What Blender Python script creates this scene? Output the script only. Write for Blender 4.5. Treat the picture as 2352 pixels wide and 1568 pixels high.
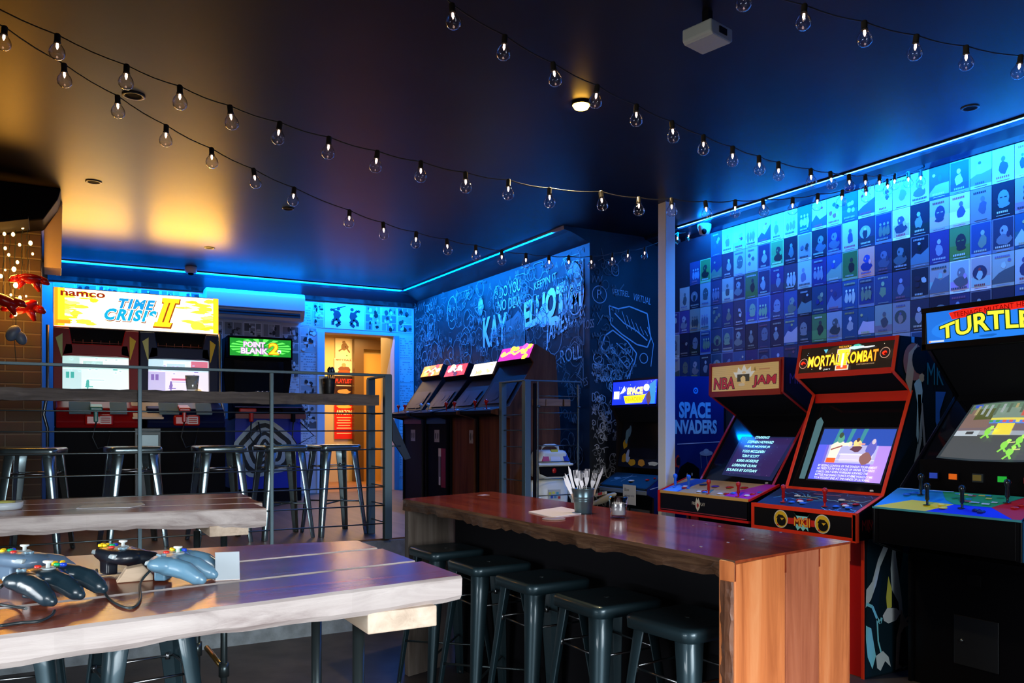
import bpy, bmesh, math, random
from mathutils import Vector, Matrix
random.seed(11)
SC = bpy.context.scene
COL = SC.collection
for o in list(bpy.data.objects): bpy.data.objects.remove(o)
PI = math.pi
R = math.radians
# ------------------------------------------------------------------ camera, world, lights, exposure
F_PX, CXP, YHOR, CAMH = 1872.0, 1176.0, 980.0, 1.41
YAW = math.atan((1176 - 122) / F_PX)
cam = bpy.data.cameras.new('camera'); camo = bpy.data.objects.new('camera', cam); COL.objects.link(camo)
camo.location = (0, 0, CAMH); camo.rotation_euler = (PI/2, 0, -YAW)
cam.sensor_width = 36; cam.lens = F_PX / 2352 * 36; cam.shift_y = (YHOR - 784) / 2352; cam.clip_start = .05
SC.camera = camo
SC.view_settings.view_transform = 'Standard'; SC.view_settings.look = 'None'
SC.view_settings.gamma = 1; SC.view_settings.exposure = 0.0; SC.view_settings.use_curve_mapping = False
W = bpy.data.worlds.new('world'); SC.world = W; W.use_nodes = True
W.node_tree.nodes['Background'].inputs[0].default_value = (.35, .5, .8, 1)
W.node_tree.nodes['Background'].inputs[1].default_value = .03

def area(name, loc, rot, sx, sy, energy, color, spread=180):
    l = bpy.data.lights.new(name, 'AREA'); l.shape = 'RECTANGLE'; l.size = sx; l.size_y = sy
    l.energy = energy; l.color = color; l.spread = R(spread)
    o = bpy.data.objects.new(name, l); COL.objects.link(o); o.location = loc; o.rotation_euler = rot
    return o
def point(name, loc, energy, color, rad=.05):
    l = bpy.data.lights.new(name, 'POINT'); l.energy = energy; l.color = color; l.shadow_soft_size = rad
    o = bpy.data.objects.new(name, l); COL.objects.link(o); o.location = loc; return o
# daylight through the shop window in the wall behind the camera
area('window_daylight', (.7, -2.38, 1.45), (R(66), 0, R(3)), 4.2, 1.5, 105, (.90, .96, 1.0), 64)  # beam narrowed and tilted down to spare the upper walls
area('added_side_daylight', (-2.56, 1.3, 1.35), (0, R(-70), 0), 1.2, 2.2, 58, (.90, .96, 1.0), 90)  # added daylight from the left, to brighten faces turned that way
# blue led strips under the ceiling edge (real strips are built below; these carry their light)
BLUE = (.0, .22, 1.0)
area('strip_light_poster_wall', (4.56, 2.05, 3.075), (0, R(-28), 0), .03, 6.5, 180, (.0, .20, 1.0), 180)
area('strip_light_chalk_wall', (3.72, 7.65, 3.075), (0, R(-30), 0), .03, 3.4, 115, (.0, .20, 1.0), 175)
area('strip_light_far_wall', (1.85, 9.36, 3.075), (R(35), 0, 0), 3.75, .03, 105, (.0, .20, 1.0), 175)
# added warm lights above the yellow marquee box, only to brighten the ceiling
area('added_ceiling_glow', (.30, 8.55, 2.72), (R(222), 0, 0), .70, .10, 10, (1, .50, .04), 150)
area('added_ceiling_glow', (1.17, 8.55, 2.72), (R(222), 0, 0), .70, .10, 13, (1, .50, .04), 150)
# lamps
l = bpy.data.lights.new('spot_lamp', 'SPOT'); l.energy = 110; l.color = (1, .75, .4); l.spot_size = R(120); l.spot_blend = .8; l.shadow_soft_size = .04
o = bpy.data.objects.new('spot_lamp', l); COL.objects.link(o); o.location = (2.40, 3.53, 3.05)
area('corridor_light', (3.55, 10.75, 2.70), (0, 0, 0), 1.0, .5, 55, (1, .62, .22))
point('fairy_glow', (-.25, 6.62, 2.42), 20, (1, .42, .05), .12)
point('fairy_glow_low', (-.22, 6.62, 2.16), 2, (1, .45, .08), .1)

# ------------------------------------------------------------------ pixel helpers (photo ray -> a point on a real surface)
_s, _c = math.sin(YAW), math.cos(YAW)
def ray(x, y):
    u = (x - CXP) / F_PX; v = (YHOR - y) / F_PX
    return Vector((_s + u*_c, _c - u*_s, v))
def onZ(x, y, z): r = ray(x, y); t = (z - CAMH)/r.z; return Vector((r.x*t, r.y*t, z))
def onY(x, y, Y): r = ray(x, y); t = Y/r.y; return Vector((r.x*t, Y, CAMH + r.z*t))
def onX(x, y, X): r = ray(x, y); t = X/r.x; return Vector((X, r.y*t, CAMH + r.z*t))

# ------------------------------------------------------------------ materials
MATS = {}
def _new(name):
    m = bpy.data.materials.new(name); m.use_nodes = True; return m, m.node_tree, m.node_tree.nodes['Principled BSDF']
def mat(name, col, rough=.5, metal=0, emit=0, ecol=None, coat=0, noise=0, nscale=8, bump=0, spec=.5):
    if name in MATS: return MATS[name]
    m, nt, b = _new(name)
    b.inputs['Base Color'].default_value = (*col, 1); b.inputs['Roughness'].default_value = rough
    b.inputs['Metallic'].default_value = metal; b.inputs['Coat Weight'].default_value = coat; b.inputs['Coat Roughness'].default_value = .08
    b.inputs['Specular IOR Level'].default_value = spec
    if emit:
        b.inputs['Emission Color'].default_value = (*(ecol or col), 1); b.inputs['Emission Strength'].default_value = emit
    if noise or bump:
        tc = nt.nodes.new('ShaderNodeTexCoord'); n = nt.nodes.new('ShaderNodeTexNoise'); n.inputs['Scale'].default_value = nscale; n.inputs['Detail'].default_value = 6
        nt.links.new(tc.outputs['Object'], n.inputs['Vector'])
        if noise:
            r = nt.nodes.new('ShaderNodeValToRGB')
            r.color_ramp.elements[0].position = .3; r.color_ramp.elements[1].position = .7
            r.color_ramp.elements[0].color = (*[c*(1-noise) for c in col], 1); r.color_ramp.elements[1].color = (*[min(1, c*(1+noise)) for c in col], 1)
            nt.links.new(n.outputs['Fac'], r.inputs[0]); nt.links.new(r.outputs[0], b.inputs['Base Color'])
        if bump:
            bp = nt.nodes.new('ShaderNodeBump'); bp.inputs['Strength'].default_value = bump; bp.inputs['Distance'].default_value = .01
            nt.links.new(n.outputs['Fac'], bp.inputs['Height']); nt.links.new(bp.outputs[0], b.inputs['Normal'])
    MATS[name] = m; return m
def wood(name, cols, axis=0, rough=.3, coat=0, scale=1.0, bump=.1, spec=.5):
    if name in MATS: return MATS[name]
    m, nt, b = _new(name)
    tc = nt.nodes.new('ShaderNodeTexCoord'); mp = nt.nodes.new('ShaderNodeMapping')
    s = [14*scale]*3; s[axis] = 1.1*scale; mp.inputs['Scale'].default_value = s
    n = nt.nodes.new('ShaderNodeTexNoise'); n.inputs['Scale'].default_value = 1.6; n.inputs['Detail'].default_value = 9; n.inputs['Roughness'].default_value = .62; n.inputs['Distortion'].default_value = .6
    r = nt.nodes.new('ShaderNodeValToRGB'); e = r.color_ramp.elements
    while len(e) < len(cols): e.new(.5)
    for i, c in enumerate(cols): e[i].position = .28 + .44*i/(len(cols)-1); e[i].color = (*c, 1)
    nt.links.new(tc.outputs['Object'], mp.inputs[0]); nt.links.new(mp.outputs[0], n.inputs['Vector'])
    nt.links.new(n.outputs['Fac'], r.inputs[0]); nt.links.new(r.outputs[0], b.inputs['Base Color'])
    bp = nt.nodes.new('ShaderNodeBump'); bp.inputs['Strength'].default_value = bump; bp.inputs['Distance'].default_value = .006
    nt.links.new(n.outputs['Fac'], bp.inputs['Height']); nt.links.new(bp.outputs[0], b.inputs['Normal'])
    b.inputs['Roughness'].default_value = rough; b.inputs['Coat Weight'].default_value = coat; b.inputs['Coat Roughness'].default_value = .06; b.inputs['Specular IOR Level'].default_value = spec
    MATS[name] = m; return m
def printed(name, rough=.35, emit=0, spec=.2):
    """printed artwork: colour comes from the face colours of the print; backlit prints emit it"""
    if name in MATS: return MATS[name]
    m, nt, b = _new(name)
    a = nt.nodes.new('ShaderNodeAttribute'); a.attribute_name = 'Col'
    nt.links.new(a.outputs['Color'], b.inputs['Base Color']); b.inputs['Roughness'].default_value = rough; b.inputs['Specular IOR Level'].default_value = spec
    if emit:
        nt.links.new(a.outputs['Color'], b.inputs['Emission Color']); b.inputs['Emission Strength'].default_value = emit
    MATS[name] = m; return m
def brick(name, c1, c2, mortar, bw=.3, bh=.1):
    m, nt, b = _new(name)
    tc = nt.nodes.new('ShaderNodeTexCoord'); mp = nt.nodes.new('ShaderNodeMapping'); mp.inputs['Rotation'].default_value = (R(90), 0, 0)
    t = nt.nodes.new('ShaderNodeTexBrick'); t.inputs['Scale'].default_value = 1
    t.inputs['Brick Width'].default_value = bw; t.inputs['Row Height'].default_value = bh; t.inputs['Mortar Size'].default_value = .007; t.inputs['Mortar Smooth'].default_value = .4
    t.inputs['Color1'].default_value = (*c1, 1); t.inputs['Color2'].default_value = (*c2, 1); t.inputs['Mortar'].default_value = (*mortar, 1)
    n = nt.nodes.new('ShaderNodeTexNoise'); n.inputs['Scale'].default_value = 9; n.inputs['Detail'].default_value = 8
    mx = nt.nodes.new('ShaderNodeMix'); mx.data_type = 'RGBA'; mx.blend_type = 'MULTIPLY'; mx.inputs[0].default_value = .55
    nt.links.new(tc.outputs['Object'], mp.inputs[0]); nt.links.new(mp.outputs[0], t.inputs['Vector']); nt.links.new(tc.outputs['Object'], n.inputs['Vector'])
    nt.links.new(t.outputs['Color'], mx.inputs[6]); nt.links.new(n.outputs['Color'], mx.inputs[7]); nt.links.new(mx.outputs[2], b.inputs['Base Color'])
    bp = nt.nodes.new('ShaderNodeBump'); bp.inputs['Strength'].default_value = .6; bp.invert = True; bp.inputs['Distance'].default_value = .01
    nt.links.new(t.outputs['Fac'], bp.inputs['Height']); nt.links.new(bp.outputs[0], b.inputs['Normal']); b.inputs['Roughness'].default_value = .75
    MATS[name] = m; return m
def glassy(name, tint=(1, 1, 1), refl=1.0, rough=.03):
    if name in MATS: return MATS[name]
    m = bpy.data.materials.new(name); m.use_nodes = True; nt = m.node_tree; nt.nodes.clear()
    o = nt.nodes.new('ShaderNodeOutputMaterial'); mx = nt.nodes.new('ShaderNodeMixShader'); t = nt.nodes.new('ShaderNodeBsdfTransparent'); g = nt.nodes.new('ShaderNodeBsdfGlossy')
    fr = nt.nodes.new('ShaderNodeLayerWeight'); fr.inputs[0].default_value = .5; pw = nt.nodes.new('ShaderNodeMath'); pw.operation = 'POWER'; pw.inputs[1].default_value = 2.6
    mm = nt.nodes.new('ShaderNodeMath'); mm.operation = 'MULTIPLY_ADD'; mm.inputs[1].default_value = refl; mm.inputs[2].default_value = .07; mm.use_clamp = True
    t.inputs[0].default_value = (*tint, 1); g.inputs['Roughness'].default_value = rough
    nt.links.new(fr.outputs['Facing'], pw.inputs[0]); nt.links.new(pw.outputs[0], mm.inputs[0]); nt.links.new(mm.outputs[0], mx.inputs[0]); nt.links.new(t.outputs[0], mx.inputs[1]); nt.links.new(g.outputs[0], mx.inputs[2]); nt.links.new(mx.outputs[0], o.inputs[0])
    MATS[name] = m; return m

M_BLACK = mat('black_laminate', (.004, .004, .006), .6, spec=.06)
M_BLACKM = mat('matte_black', (.006, .006, .008), .8, spec=.12)
M_RED = mat('red_laminate', (.78, .014, .01), .35)
M_REDT = mat('red_edge_trim', (.92, .045, .01), .35)
M_REDP = mat('red_plastic', (.5, .008, .006), .25)
M_WHITEP = mat('white_plastic', (.8, .8, .78), .3)
M_BLUEP = mat('blue_plastic', (.02, .16, .75), .25)
M_METAL = mat('dark_steel', (.10, .13, .14), .33, .85)
M_RAIL = mat('blue_grey_painted_steel', (.085, .15, .18), .45, .3)
M_CHROME = mat('chrome', (.30, .32, .34), .28, 1)
M_STEEL = mat('dull_stainless_steel', (.16, .15, .16), .38, 1)
M_STOOL = mat('dark_teal_enamel_steel', (.018, .042, .055), .42, .5, coat=.3)
M_STOOLB = mat('glossy_gunmetal_steel', (.22, .30, .33), .24, .9, coat=.4)
M_BRASS = mat('brass', (.6, .38, .12), .3, 1)
M_CABLE = mat('black_rubber_cable', (.02, .03, .035), .4)
M_PRINT = printed('gloss_print', .4)
M_LITP = printed('backlit_print', .3, 2.2)
M_DIMP = printed('dimly_backlit_print', .3, .35)
M_SCRN = printed('screen_picture', .15, 1.0)
M_BSCRN = printed('bright_screen_picture', .15, .85)
M_CHALK = printed('chalk', .9)

# ------------------------------------------------------------------ mesh builders
def link(name, me, m=None, parent=None, loc=None):
    o = bpy.data.objects.new(name, me); COL.objects.link(o)
    if m is not None:
        for k in (m if isinstance(m, (list, tuple)) else [m]): me.materials.append(k)
    if parent: o.parent = parent
    elif loc is None and len(me.vertices):
        xs = [v.co for v in me.vertices]; c = Vector([(min(p[i] for p in xs) + max(p[i] for p in xs))/2 for i in range(3)])
        c.z = min(p.z for p in xs); me.transform(Matrix.Translation(-c)); o.location = c
    if loc is not None: o.location = loc
    return o
class MB:
    def __init__(s): s.v = []; s.f = []; s.sm = []; s.mi = []
    def add(s, vs, fs, smooth=False, mi=0):
        b = len(s.v); s.v += [tuple(v) for v in vs]; s.f += [tuple(i+b for i in f) for f in fs]; s.sm += [smooth]*len(fs); s.mi += [mi]*len(fs); return s
    def box(s, x0, y0, z0, x1, y1, z1, mi=0):
        return s.add([(x0,y0,z0),(x1,y0,z0),(x1,y1,z0),(x0,y1,z0),(x0,y0,z1),(x1,y0,z1),(x1,y1,z1),(x0,y1,z1)], [(0,3,2,1),(4,5,6,7),(0,1,5,4),(1,2,6,5),(2,3,7,6),(3,0,4,7)], mi=mi)
    def obox(s, o, a, b, c, mi=0):
        o, a, b, c = map(Vector, (o, a, b, c))
        return s.add([o, o+a, o+a+b, o+b, o+c, o+a+c, o+a+b+c, o+b+c], [(0,3,2,1),(4,5,6,7),(0,1,5,4),(1,2,6,5),(2,3,7,6),(3,0,4,7)], mi=mi)
    def prism(s, pts, axis, a, b, mi=0):
        n = len(pts); f3 = {'x': lambda p, t: (t, p[0], p[1]), 'y': lambda p, t: (p[0], t, p[1]), 'z': lambda p, t: (p[0], p[1], t)}[axis]
        return s.add([f3(p, a) for p in pts] + [f3(p, b) for p in pts], [tuple(range(n)), tuple(range(2*n-1, n-1, -1))] + [(i, i+n, (i+1) % n + n, (i+1) % n) for i in range(n)], mi=mi)
    def tube(s, pts, r, n=8, mi=0, caps=True, smooth=True):
        pts = [Vector(p) for p in pts]; vs = []; up = Vector((0, 0, 1)); m = len(pts); rr = r if isinstance(r, (list, tuple)) else [r]*m
        for i, p in enumerate(pts):
            d = (pts[min(i+1, m-1)] - pts[max(i-1, 0)]).normalized()
            u = Vector((1, 0, 0)) if abs(d.z) > .95 else up
            a = d.cross(u).normalized(); b = d.cross(a).normalized()
            vs += [p + (a*math.cos(2*PI*k/n) + b*math.sin(2*PI*k/n))*rr[i] for k in range(n)]
        fs = [(i*n+k, i*n+(k+1) % n, (i+1)*n+(k+1) % n, (i+1)*n+k) for i in range(m-1) for k in range(n)]
        s.add(vs, fs, smooth, mi)
        if caps: s.add([vs[k] for k in range(n)], [tuple(range(n))], False, mi); s.add([vs[(m-1)*n+k] for k in range(n)], [tuple(range(n))], False, mi)
        return s
    def lathe(s, prof, c=(0, 0, 0), n=16, mi=0, smooth=True):
        vs = [(c[0]+r*math.cos(2*PI*k/n), c[1]+r*math.sin(2*PI*k/n), c[2]+z) for r, z in prof for k in range(n)]
        fs = [(i*n+k, i*n+(k+1) % n, (i+1)*n+(k+1) % n, (i+1)*n+k) for i in range(len(prof)-1) for k in range(n)]
        s.add(vs, fs, smooth, mi)
        for i in (0, len(prof)-1):
            if prof[i][0] > 1e-5: s.add([vs[i*n+k] for k in range(n)], [tuple(range(n))], False, mi)
        return s
    def ell(s, c, r, nu=16, nv=10, rot=None, mi=0, e=1.0):
        vs = []; c = Vector(c)
        sp = lambda t: math.copysign(abs(t)**e, t)
        for j in range(nv+1):
            th = PI*j/nv
            for i in range(nu):
                ph = 2*PI*i/nu; p = Vector((r[0]*sp(math.sin(th))*sp(math.cos(ph)), r[1]*sp(math.sin(th))*sp(math.sin(ph)), r[2]*sp(math.cos(th))))
                vs.append(c + (rot @ p if rot else p))
        return s.add(vs, [(j*nu+i, j*nu+(i+1) % nu, (j+1)*nu+(i+1) % nu, (j+1)*nu+i) for j in range(nv) for i in range(nu)], True, mi)
    def build(s, name, m, parent=None, bevel=0, loc=None, merge=True, seg=2):
        me = bpy.data.meshes.new(name); me.from_pydata(s.v, [], s.f)
        for i, p in enumerate(me.polygons): p.use_smooth = s.sm[i]; p.material_index = s.mi[i]
        bm = bmesh.new(); bm.from_mesh(me)
        if merge: bmesh.ops.remove_doubles(bm, verts=bm.verts, dist=1e-5)
        bmesh.ops.recalc_face_normals(bm, faces=bm.faces); bm.to_mesh(me); bm.free()
        o = link(name, me, m, parent, loc)
        if bevel:
            md = o.modifiers.new('bevel', 'BEVEL'); md.width = bevel; md.segments = seg; md.limit_method = 'ANGLE'; md.angle_limit = R(35)
        return o

_txt = {}
def glyphs(text, offset=0.0, spacing=1.0, bold=0.0):
    key = (text, offset, spacing)
    if key in _txt: return _txt[key]
    cu = bpy.data.curves.new('t', 'FONT'); cu.body = text; cu.offset = offset; cu.space_character = spacing; cu.resolution_u = 3
    ob = bpy.data.objects.new('t', cu); COL.objects.link(ob)
    me = ob.to_mesh(); vs = [(v.co.x, v.co.y) for v in me.vertices]; fs = [tuple(p.vertices) for p in me.polygons]
    ob.to_mesh_clear(); COL.objects.unlink(ob); bpy.data.objects.remove(ob); bpy.data.curves.remove(cu)
    _txt[key] = (vs, fs); return vs, fs
class Art:
    """flat print: coloured polygons in a (u, v) frame, later ones a hair above earlier ones"""
    def __init__(s, o, u, v):
        s.o, s.u, s.v = Vector(o), Vector(u).normalized(), Vector(v).normalized(); s.n = s.u.cross(s.v).normalized()
        s.vs = []; s.fs = []; s.cs = []; s.k = 0
    def _p(s, p, k): return s.o + s.u*p[0] + s.v*p[1] + s.n*(.0004*k)
    def poly(s, pts, col, up=True):
        if up: s.k += 1
        b = len(s.vs); s.vs += [s._p(p, s.k) for p in pts]
        a = sum(pts[i][0]*pts[(i+1) % len(pts)][1] - pts[(i+1) % len(pts)][0]*pts[i][1] for i in range(len(pts)))
        idx = list(range(b, b+len(pts))); s.fs.append(tuple(idx if a > 0 else idx[::-1])); s.cs.append(col); return s
    def rect(s, x0, y0, x1, y1, col, up=True): return s.poly([(x0,y0),(x1,y0),(x1,y1),(x0,y1)], col, up)
    def ell(s, cx, cy, rx, ry, col, n=18, up=True, a0=0, a1=2*PI): return s.poly([(cx+rx*math.cos(a0+(a1-a0)*i/n), cy+ry*math.sin(a0+(a1-a0)*i/n)) for i in range(n)], col, up)
    def ring(s, cx, cy, r, t, col, n=24):
        s.k += 1
        for i in range(n):
            a, b = 2*PI*i/n, 2*PI*(i+1)/n
            s.poly([(cx+r*math.cos(a), cy+r*math.sin(a)), (cx+(r+t)*math.cos(a), cy+(r+t)*math.sin(a)), (cx+(r+t)*math.cos(b), cy+(r+t)*math.sin(b)), (cx+r*math.cos(b), cy+r*math.sin(b))], col, False)
        return s
    def stroke(s, pts, t, col):
        s.k += 1
        for (x0, y0), (x1, y1) in zip(pts, pts[1:]):
            d = math.hypot(x1-x0, y1-y0) or 1e-6; nx, ny = -(y1-y0)/d*t/2, (x1-x0)/d*t/2
            s.poly([(x0-nx,y0-ny),(x1-nx,y1-ny),(x1+nx,y1+ny),(x0+nx,y0+ny)], col, False)
        s.k -= 1
        return s
    def blob(s, cx, cy, rx, ry, col, n=11, j=.35):
        return s.poly([(cx+rx*random.uniform(1-j, 1)*math.cos(2*PI*i/n), cy+ry*random.uniform(1-j, 1)*math.sin(2*PI*i/n)) for i in range(n)], col)
    def text(s, t, x, y, w, h, col, shear=0, off=0, rot=0, fn=None, grow=0, colf=None, sp=1.0):
        """text in the box x, y, w, h"""
        vs, fs = glyphs(t, off, sp)
        if not vs: return s
        b, _ = glyphs(t, 0, sp)
        x0, x1 = min(p[0] for p in b), max(p[0] for p in b); y0, y1 = min(p[1] for p in b), max(p[1] for p in b)
        s.k += 1; base = len(s.vs); cr, sr = math.cos(rot), math.sin(rot); uv = []
        for p in vs:
            a, q = (p[0]-x0)/(x1-x0)*w, (p[1]-y0)/(y1-y0)*h
            if fn: a, q = fn(a/w, q/h); a *= w; q *= h
            a += shear*q; uv.append((a, q)); s.vs.append(s._p((x + a*cr - q*sr, y + a*sr + q*cr), s.k))
        for f in fs:
            s.fs.append(tuple(i+base for i in f))
            s.cs.append(colf(sum(uv[i][0] for i in f)/len(f)/w, sum(uv[i][1] for i in f)/len(f)/h) if colf else col)
        return s
    def build(s, name, m, parent=None, loc=None):
        me = bpy.data.meshes.new(name); me.from_pydata([tuple(v) for v in s.vs], [], s.fs)
        at = me.color_attributes.new('Col', 'FLOAT_COLOR', 'CORNER'); i = 0
        for p, c in zip(me.polygons, s.cs):
            for _ in p.loop_indices: at.data[i].color = (*c, 1); i += 1
        n = s.n
        flip = [p.index for p in me.polygons if p.normal.dot(n) < 0]
        if flip:
            bm = bmesh.new(); bm.from_mesh(me); bm.faces.ensure_lookup_table(); bmesh.ops.reverse_faces(bm, faces=[bm.faces[k] for k in flip]); bm.to_mesh(me); bm.free()
        return link(name, me, m, parent, loc)

def tag(o, label=None, cat=None, group=None, kind=None):
    if label: o['label'] = label
    if cat: o['category'] = cat
    if group: o['group'] = group
    if kind: o['kind'] = kind
    return o
def thing(name, loc, label, cat, group=None, rz=0):
    o = bpy.data.objects.new(name, None); COL.objects.link(o); o.location = loc; o.rotation_euler = (0, 0, rz); o.empty_display_size = .1
    return tag(o, label, cat, group)
def struct(o): o['kind'] = 'structure'; return o
def kids(o): return [c for c in bpy.data.objects if c.parent == o]
def copy_tree(o, parent=None, ch=None):
    c = o.copy(); COL.objects.link(c); c.parent = parent
    for k in kids(o): copy_tree(k, c)
    return c
def lerp(a, b, t): return a + (b-a)*t
ORD = ['zeroth', 'first', 'second', 'third', 'fourth', 'fifth', 'sixth', 'seventh', 'eighth', 'ninth', 'tenth', 'eleventh', 'twelfth', 'thirteenth', 'fourteenth', 'fifteenth', 'sixteenth', 'seventeenth', 'eighteenth', 'nineteenth', 'twentieth', 'twenty-first', 'twenty-second', 'twenty-third', 'twenty-fourth', 'twenty-fifth', 'twenty-sixth', 'twenty-seventh', 'twenty-eighth', 'twenty-ninth', 'thirtieth']

# ================================================================== THE ROOM
CEIL, XP, XC, YF, YB, RY, PZ = 3.10, 4.78, 4.0, 9.65, 5.75, 5.45, .62
M_CEIL = mat('satin_black_ceiling', (.012, .009, .007), .40, noise=.35, nscale=2.5, bump=.08, spec=.30)
M_WALLK = mat('black_chalkboard_paint', (.012, .014, .018), .6, noise=.3, nscale=3)
M_WALLP = mat('dark_poster_wall', (.02, .025, .04), .5)
M_FLOOR = mat('worn_dark_floor', (.055, .045, .042), .5, noise=.4, nscale=5, bump=.25)
M_FLOORU = wood('brown_boards', [(.07, .035, .02), (.13, .07, .04), (.19, .10, .055)], 1, .45, 0, .5)
struct(MB().box(-2.6, -2.4, -.12, XP, RY+.05, 0).build('floor', M_FLOOR))
pl = struct(MB().box(-2.6, RY+.03, 0, XC, YF, PZ).build('floor_platform', M_FLOORU))
# rendered riser of the platform
struct(MB().box(-2.6, RY, 0, XC, RY+.03, PZ-.012).build('trim_1', mat('rendered_blockwork', (.16, .19, .21), .75, noise=.25, nscale=14, bump=.7)))
st = MB(); st.box(2.35, RY-.30, 0, 3.1, RY, .41); st.box(2.35, RY-.60, 0, 3.1, RY-.30, .205)
struct(st.build('trim_2', mat('dark_step_tread', (.05, .05, .055), .6), bevel=.008))
struct(MB().box(-2.6, -2.4, CEIL, XP, YF, CEIL+.1).build('ceiling', M_CEIL))
struct(MB().box(XP, -2.4, 0, XP+.1, YB+.1, CEIL).build('wall_right', M_WALLP))
wc = struct(MB().box(XC, YB, 0, XC+.1, YF, CEIL).build('wall_chalk', M_WALLK))
wb = struct(MB().box(XC+.1, YB, 0, XP, YB+.1, CEIL).build('wall_niche', M_WALLK))
DX0, DX1, DZ1 = 2.84, 3.73, 2.55
wf = MB(); wf.box(-2.6, YF, 0, DX0, YF+.12, CEIL); wf.box(DX1, YF, 0, XC+.1, YF+.12, CEIL); wf.box(DX0, YF, DZ1, DX1, YF+.12, CEIL)
struct(wf.build('wall_far', mat('pale_wall_paint', (.5, .52, .55), .6)))
wl = MB(); wl.box(-2.7, -2.4, 0, -2.6, .15, CEIL); wl.box(-2.7, 2.45, 0, -2.6, YF, CEIL); wl.box(-2.7, .15, 0, -2.6, 2.45, .7); wl.box(-2.7, .15, 2.0, -2.6, 2.45, CEIL)
struct(wl.build('wall_left', mat('dark_wall_paint', (.03, .03, .032), .7)))
w2 = MB(); w2.box(-2.68, .15, .7, -2.63, 2.45, .75); w2.box(-2.68, .15, 1.95, -2.63, 2.45, 2.0); w2.box(-2.68, 1.28, .75, -2.63, 1.32, 1.95)
struct(w2.build('added_side_window', M_BLACK))  # unseen window, put in to go with the added side light
# wall behind the camera with the shop window the daylight comes in by
wk = MB(); wk.box(-2.6, -2.5, 0, XP, -2.4, .48); wk.box(-2.6, -2.5, 2.25, XP, -2.4, CEIL); wk.box(-2.6, -2.5, .48, -1.35, -2.4, 2.25); wk.box(3.15, -2.5, .48, XP, -2.4, 2.25)
struct(wk.build('wall_back', M_WALLP))
wn = MB(); wn.box(-1.35, -2.47, .48, 3.15, -2.43, .53); wn.box(-1.35, -2.47, 2.2, 3.15, -2.43, 2.25)
for x in (-1.35, .13, 1.62, 3.10): wn.box(x, -2.47, .53, x+.05, -2.43, 2.2)
wn = struct(wn.build('window_1', M_BLACK))
# ceiling cornices
def cornice(name, prof, axis, a, b): return struct(MB().prism(prof, axis, a, b).build(name, mat('black_gloss_cornice', (.012, .014, .02), .3)))
cornice('trim_3', [(4.585, CEIL), (4.60, 3.075), (4.63, 3.07), (4.71, 3.04), (XP, 3.024), (XP, CEIL)], 'y', -2.4, YB)
cornice('trim_4', [(3.735, CEIL), (3.74, 3.07), (3.80, 3.06), (3.86, 3.04), (XC, 2.985), (XC, CEIL)], 'y', YB, YF)
cornice('trim_5', [(9.385, CEIL), (9.39, 3.07), (9.45, 3.05), (9.55, 2.96), (YF, 2.915), (YF, CEIL)], 'x', -.05, XC)
# door architrave and corridor
ar = MB(); ar.box(DX0-.09, YF-.025, PZ, DX0, YF+.40, DZ1+.0); 
struct(MB().box(DX0-.09, YF-.025, PZ, DX0, YF, DZ1).build('trim_6', mat('white_gloss_paint', (.62, .7, .75), .3)))
struct(MB().box(DX1, YF-.025, PZ, DX1+.06, YF, DZ1).build('trim_7', mat('blue_lit_gloss_paint', (.18, .32, .38), .3)))  # white door trim, the blue light on it put into its colour
M_CREAM = mat('cream_wall_paint', (.62, .46, .20), .55)
co = MB(); co.box(DX1, YF+.12, PZ, DX1+.08, 10.12, 2.75); co.box(DX1+.08, 10.04, PZ, 5.2, 10.12, 2.75); co.box(5.1, 10.12, PZ, 5.2, 11.6, 2.75); co.box(2.0, 11.5, PZ, 5.2, 11.6, 2.75)
co.box(1.9, YF+.12, PZ, 2.0, 11.6, 2.75); co.box(2.0, YF+.12, DZ1+.2, 5.2, 11.6, DZ1+.3); co.box(DX0, YF+.12, DZ1, DX1, 9.9, DZ1+.2)
struct(co.build('wall_corridor', M_CREAM))
struct(MB().box(2.0, YF, .5, 5.2, 11.6, PZ).build('floor_corridor', wood('warm_corridor_boards', [(.18, .07, .03), (.42, .19, .07)], 0, .4, 0, .4)))

# ------------------------------------------------------------------ brick pillar at the left with canopy
M_BRK = brick('old_brick', (.040, .024, .014), (.065, .038, .022), (.11, .09, .065), .23, .092)
pil = MB(); pil.box(-2.6, 6.95, PZ, -.075, 7.35, 2.86)
struct(pil.build('wall_brick_pier', M_BRK, bevel=.006))
# curved bulkhead between the pier and the ceiling
b = MB(); pts = [(-.07, 2.62)] + [(-.065 + .13*math.sin(t)**2, 2.62 + .46*math.sin(t)) for t in [.0]] 
prof = [(-.06, 2.60), (.055, 2.60), (.06, CEIL), (-.02, CEIL-.01), (-.045, CEIL-.04), (-.058, CEIL-.1)]
b.prism(prof, 'y', 7.0, 7.34); struct(b.build('trim_8', mat('tan_paint', (.42, .33, .19), .5), bevel=.004))
b = MB(); b.prism([(-2.6, 2.86), (-.3, 2.80), (-.06, 2.865), (.03, 3.02), (.05, CEIL), (-2.6, CEIL)], 'y', 6.6, 6.98)
struct(b.build('trim_9', M_BLACK, bevel=.01))
b = MB(); b.obox((-1.2, 6.2, 2.50), (1.06, 0, .27), (0, .35, 0), (0, 0, .02))
tag(b.build('sloping_lamp_shelf', M_BLACKM, bevel=.004), 'dark sloping board over the fairy lights in front of the brick pier', 'shelf')
# steel post with a narrow white square section beside the arcade row
struct(MB().box(4.0, 4.757, 0, 4.093, 4.845, CEIL).build('trim_10', mat('cream_painted_post', (.84, .83, .76), .35), bevel=.003))

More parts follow.
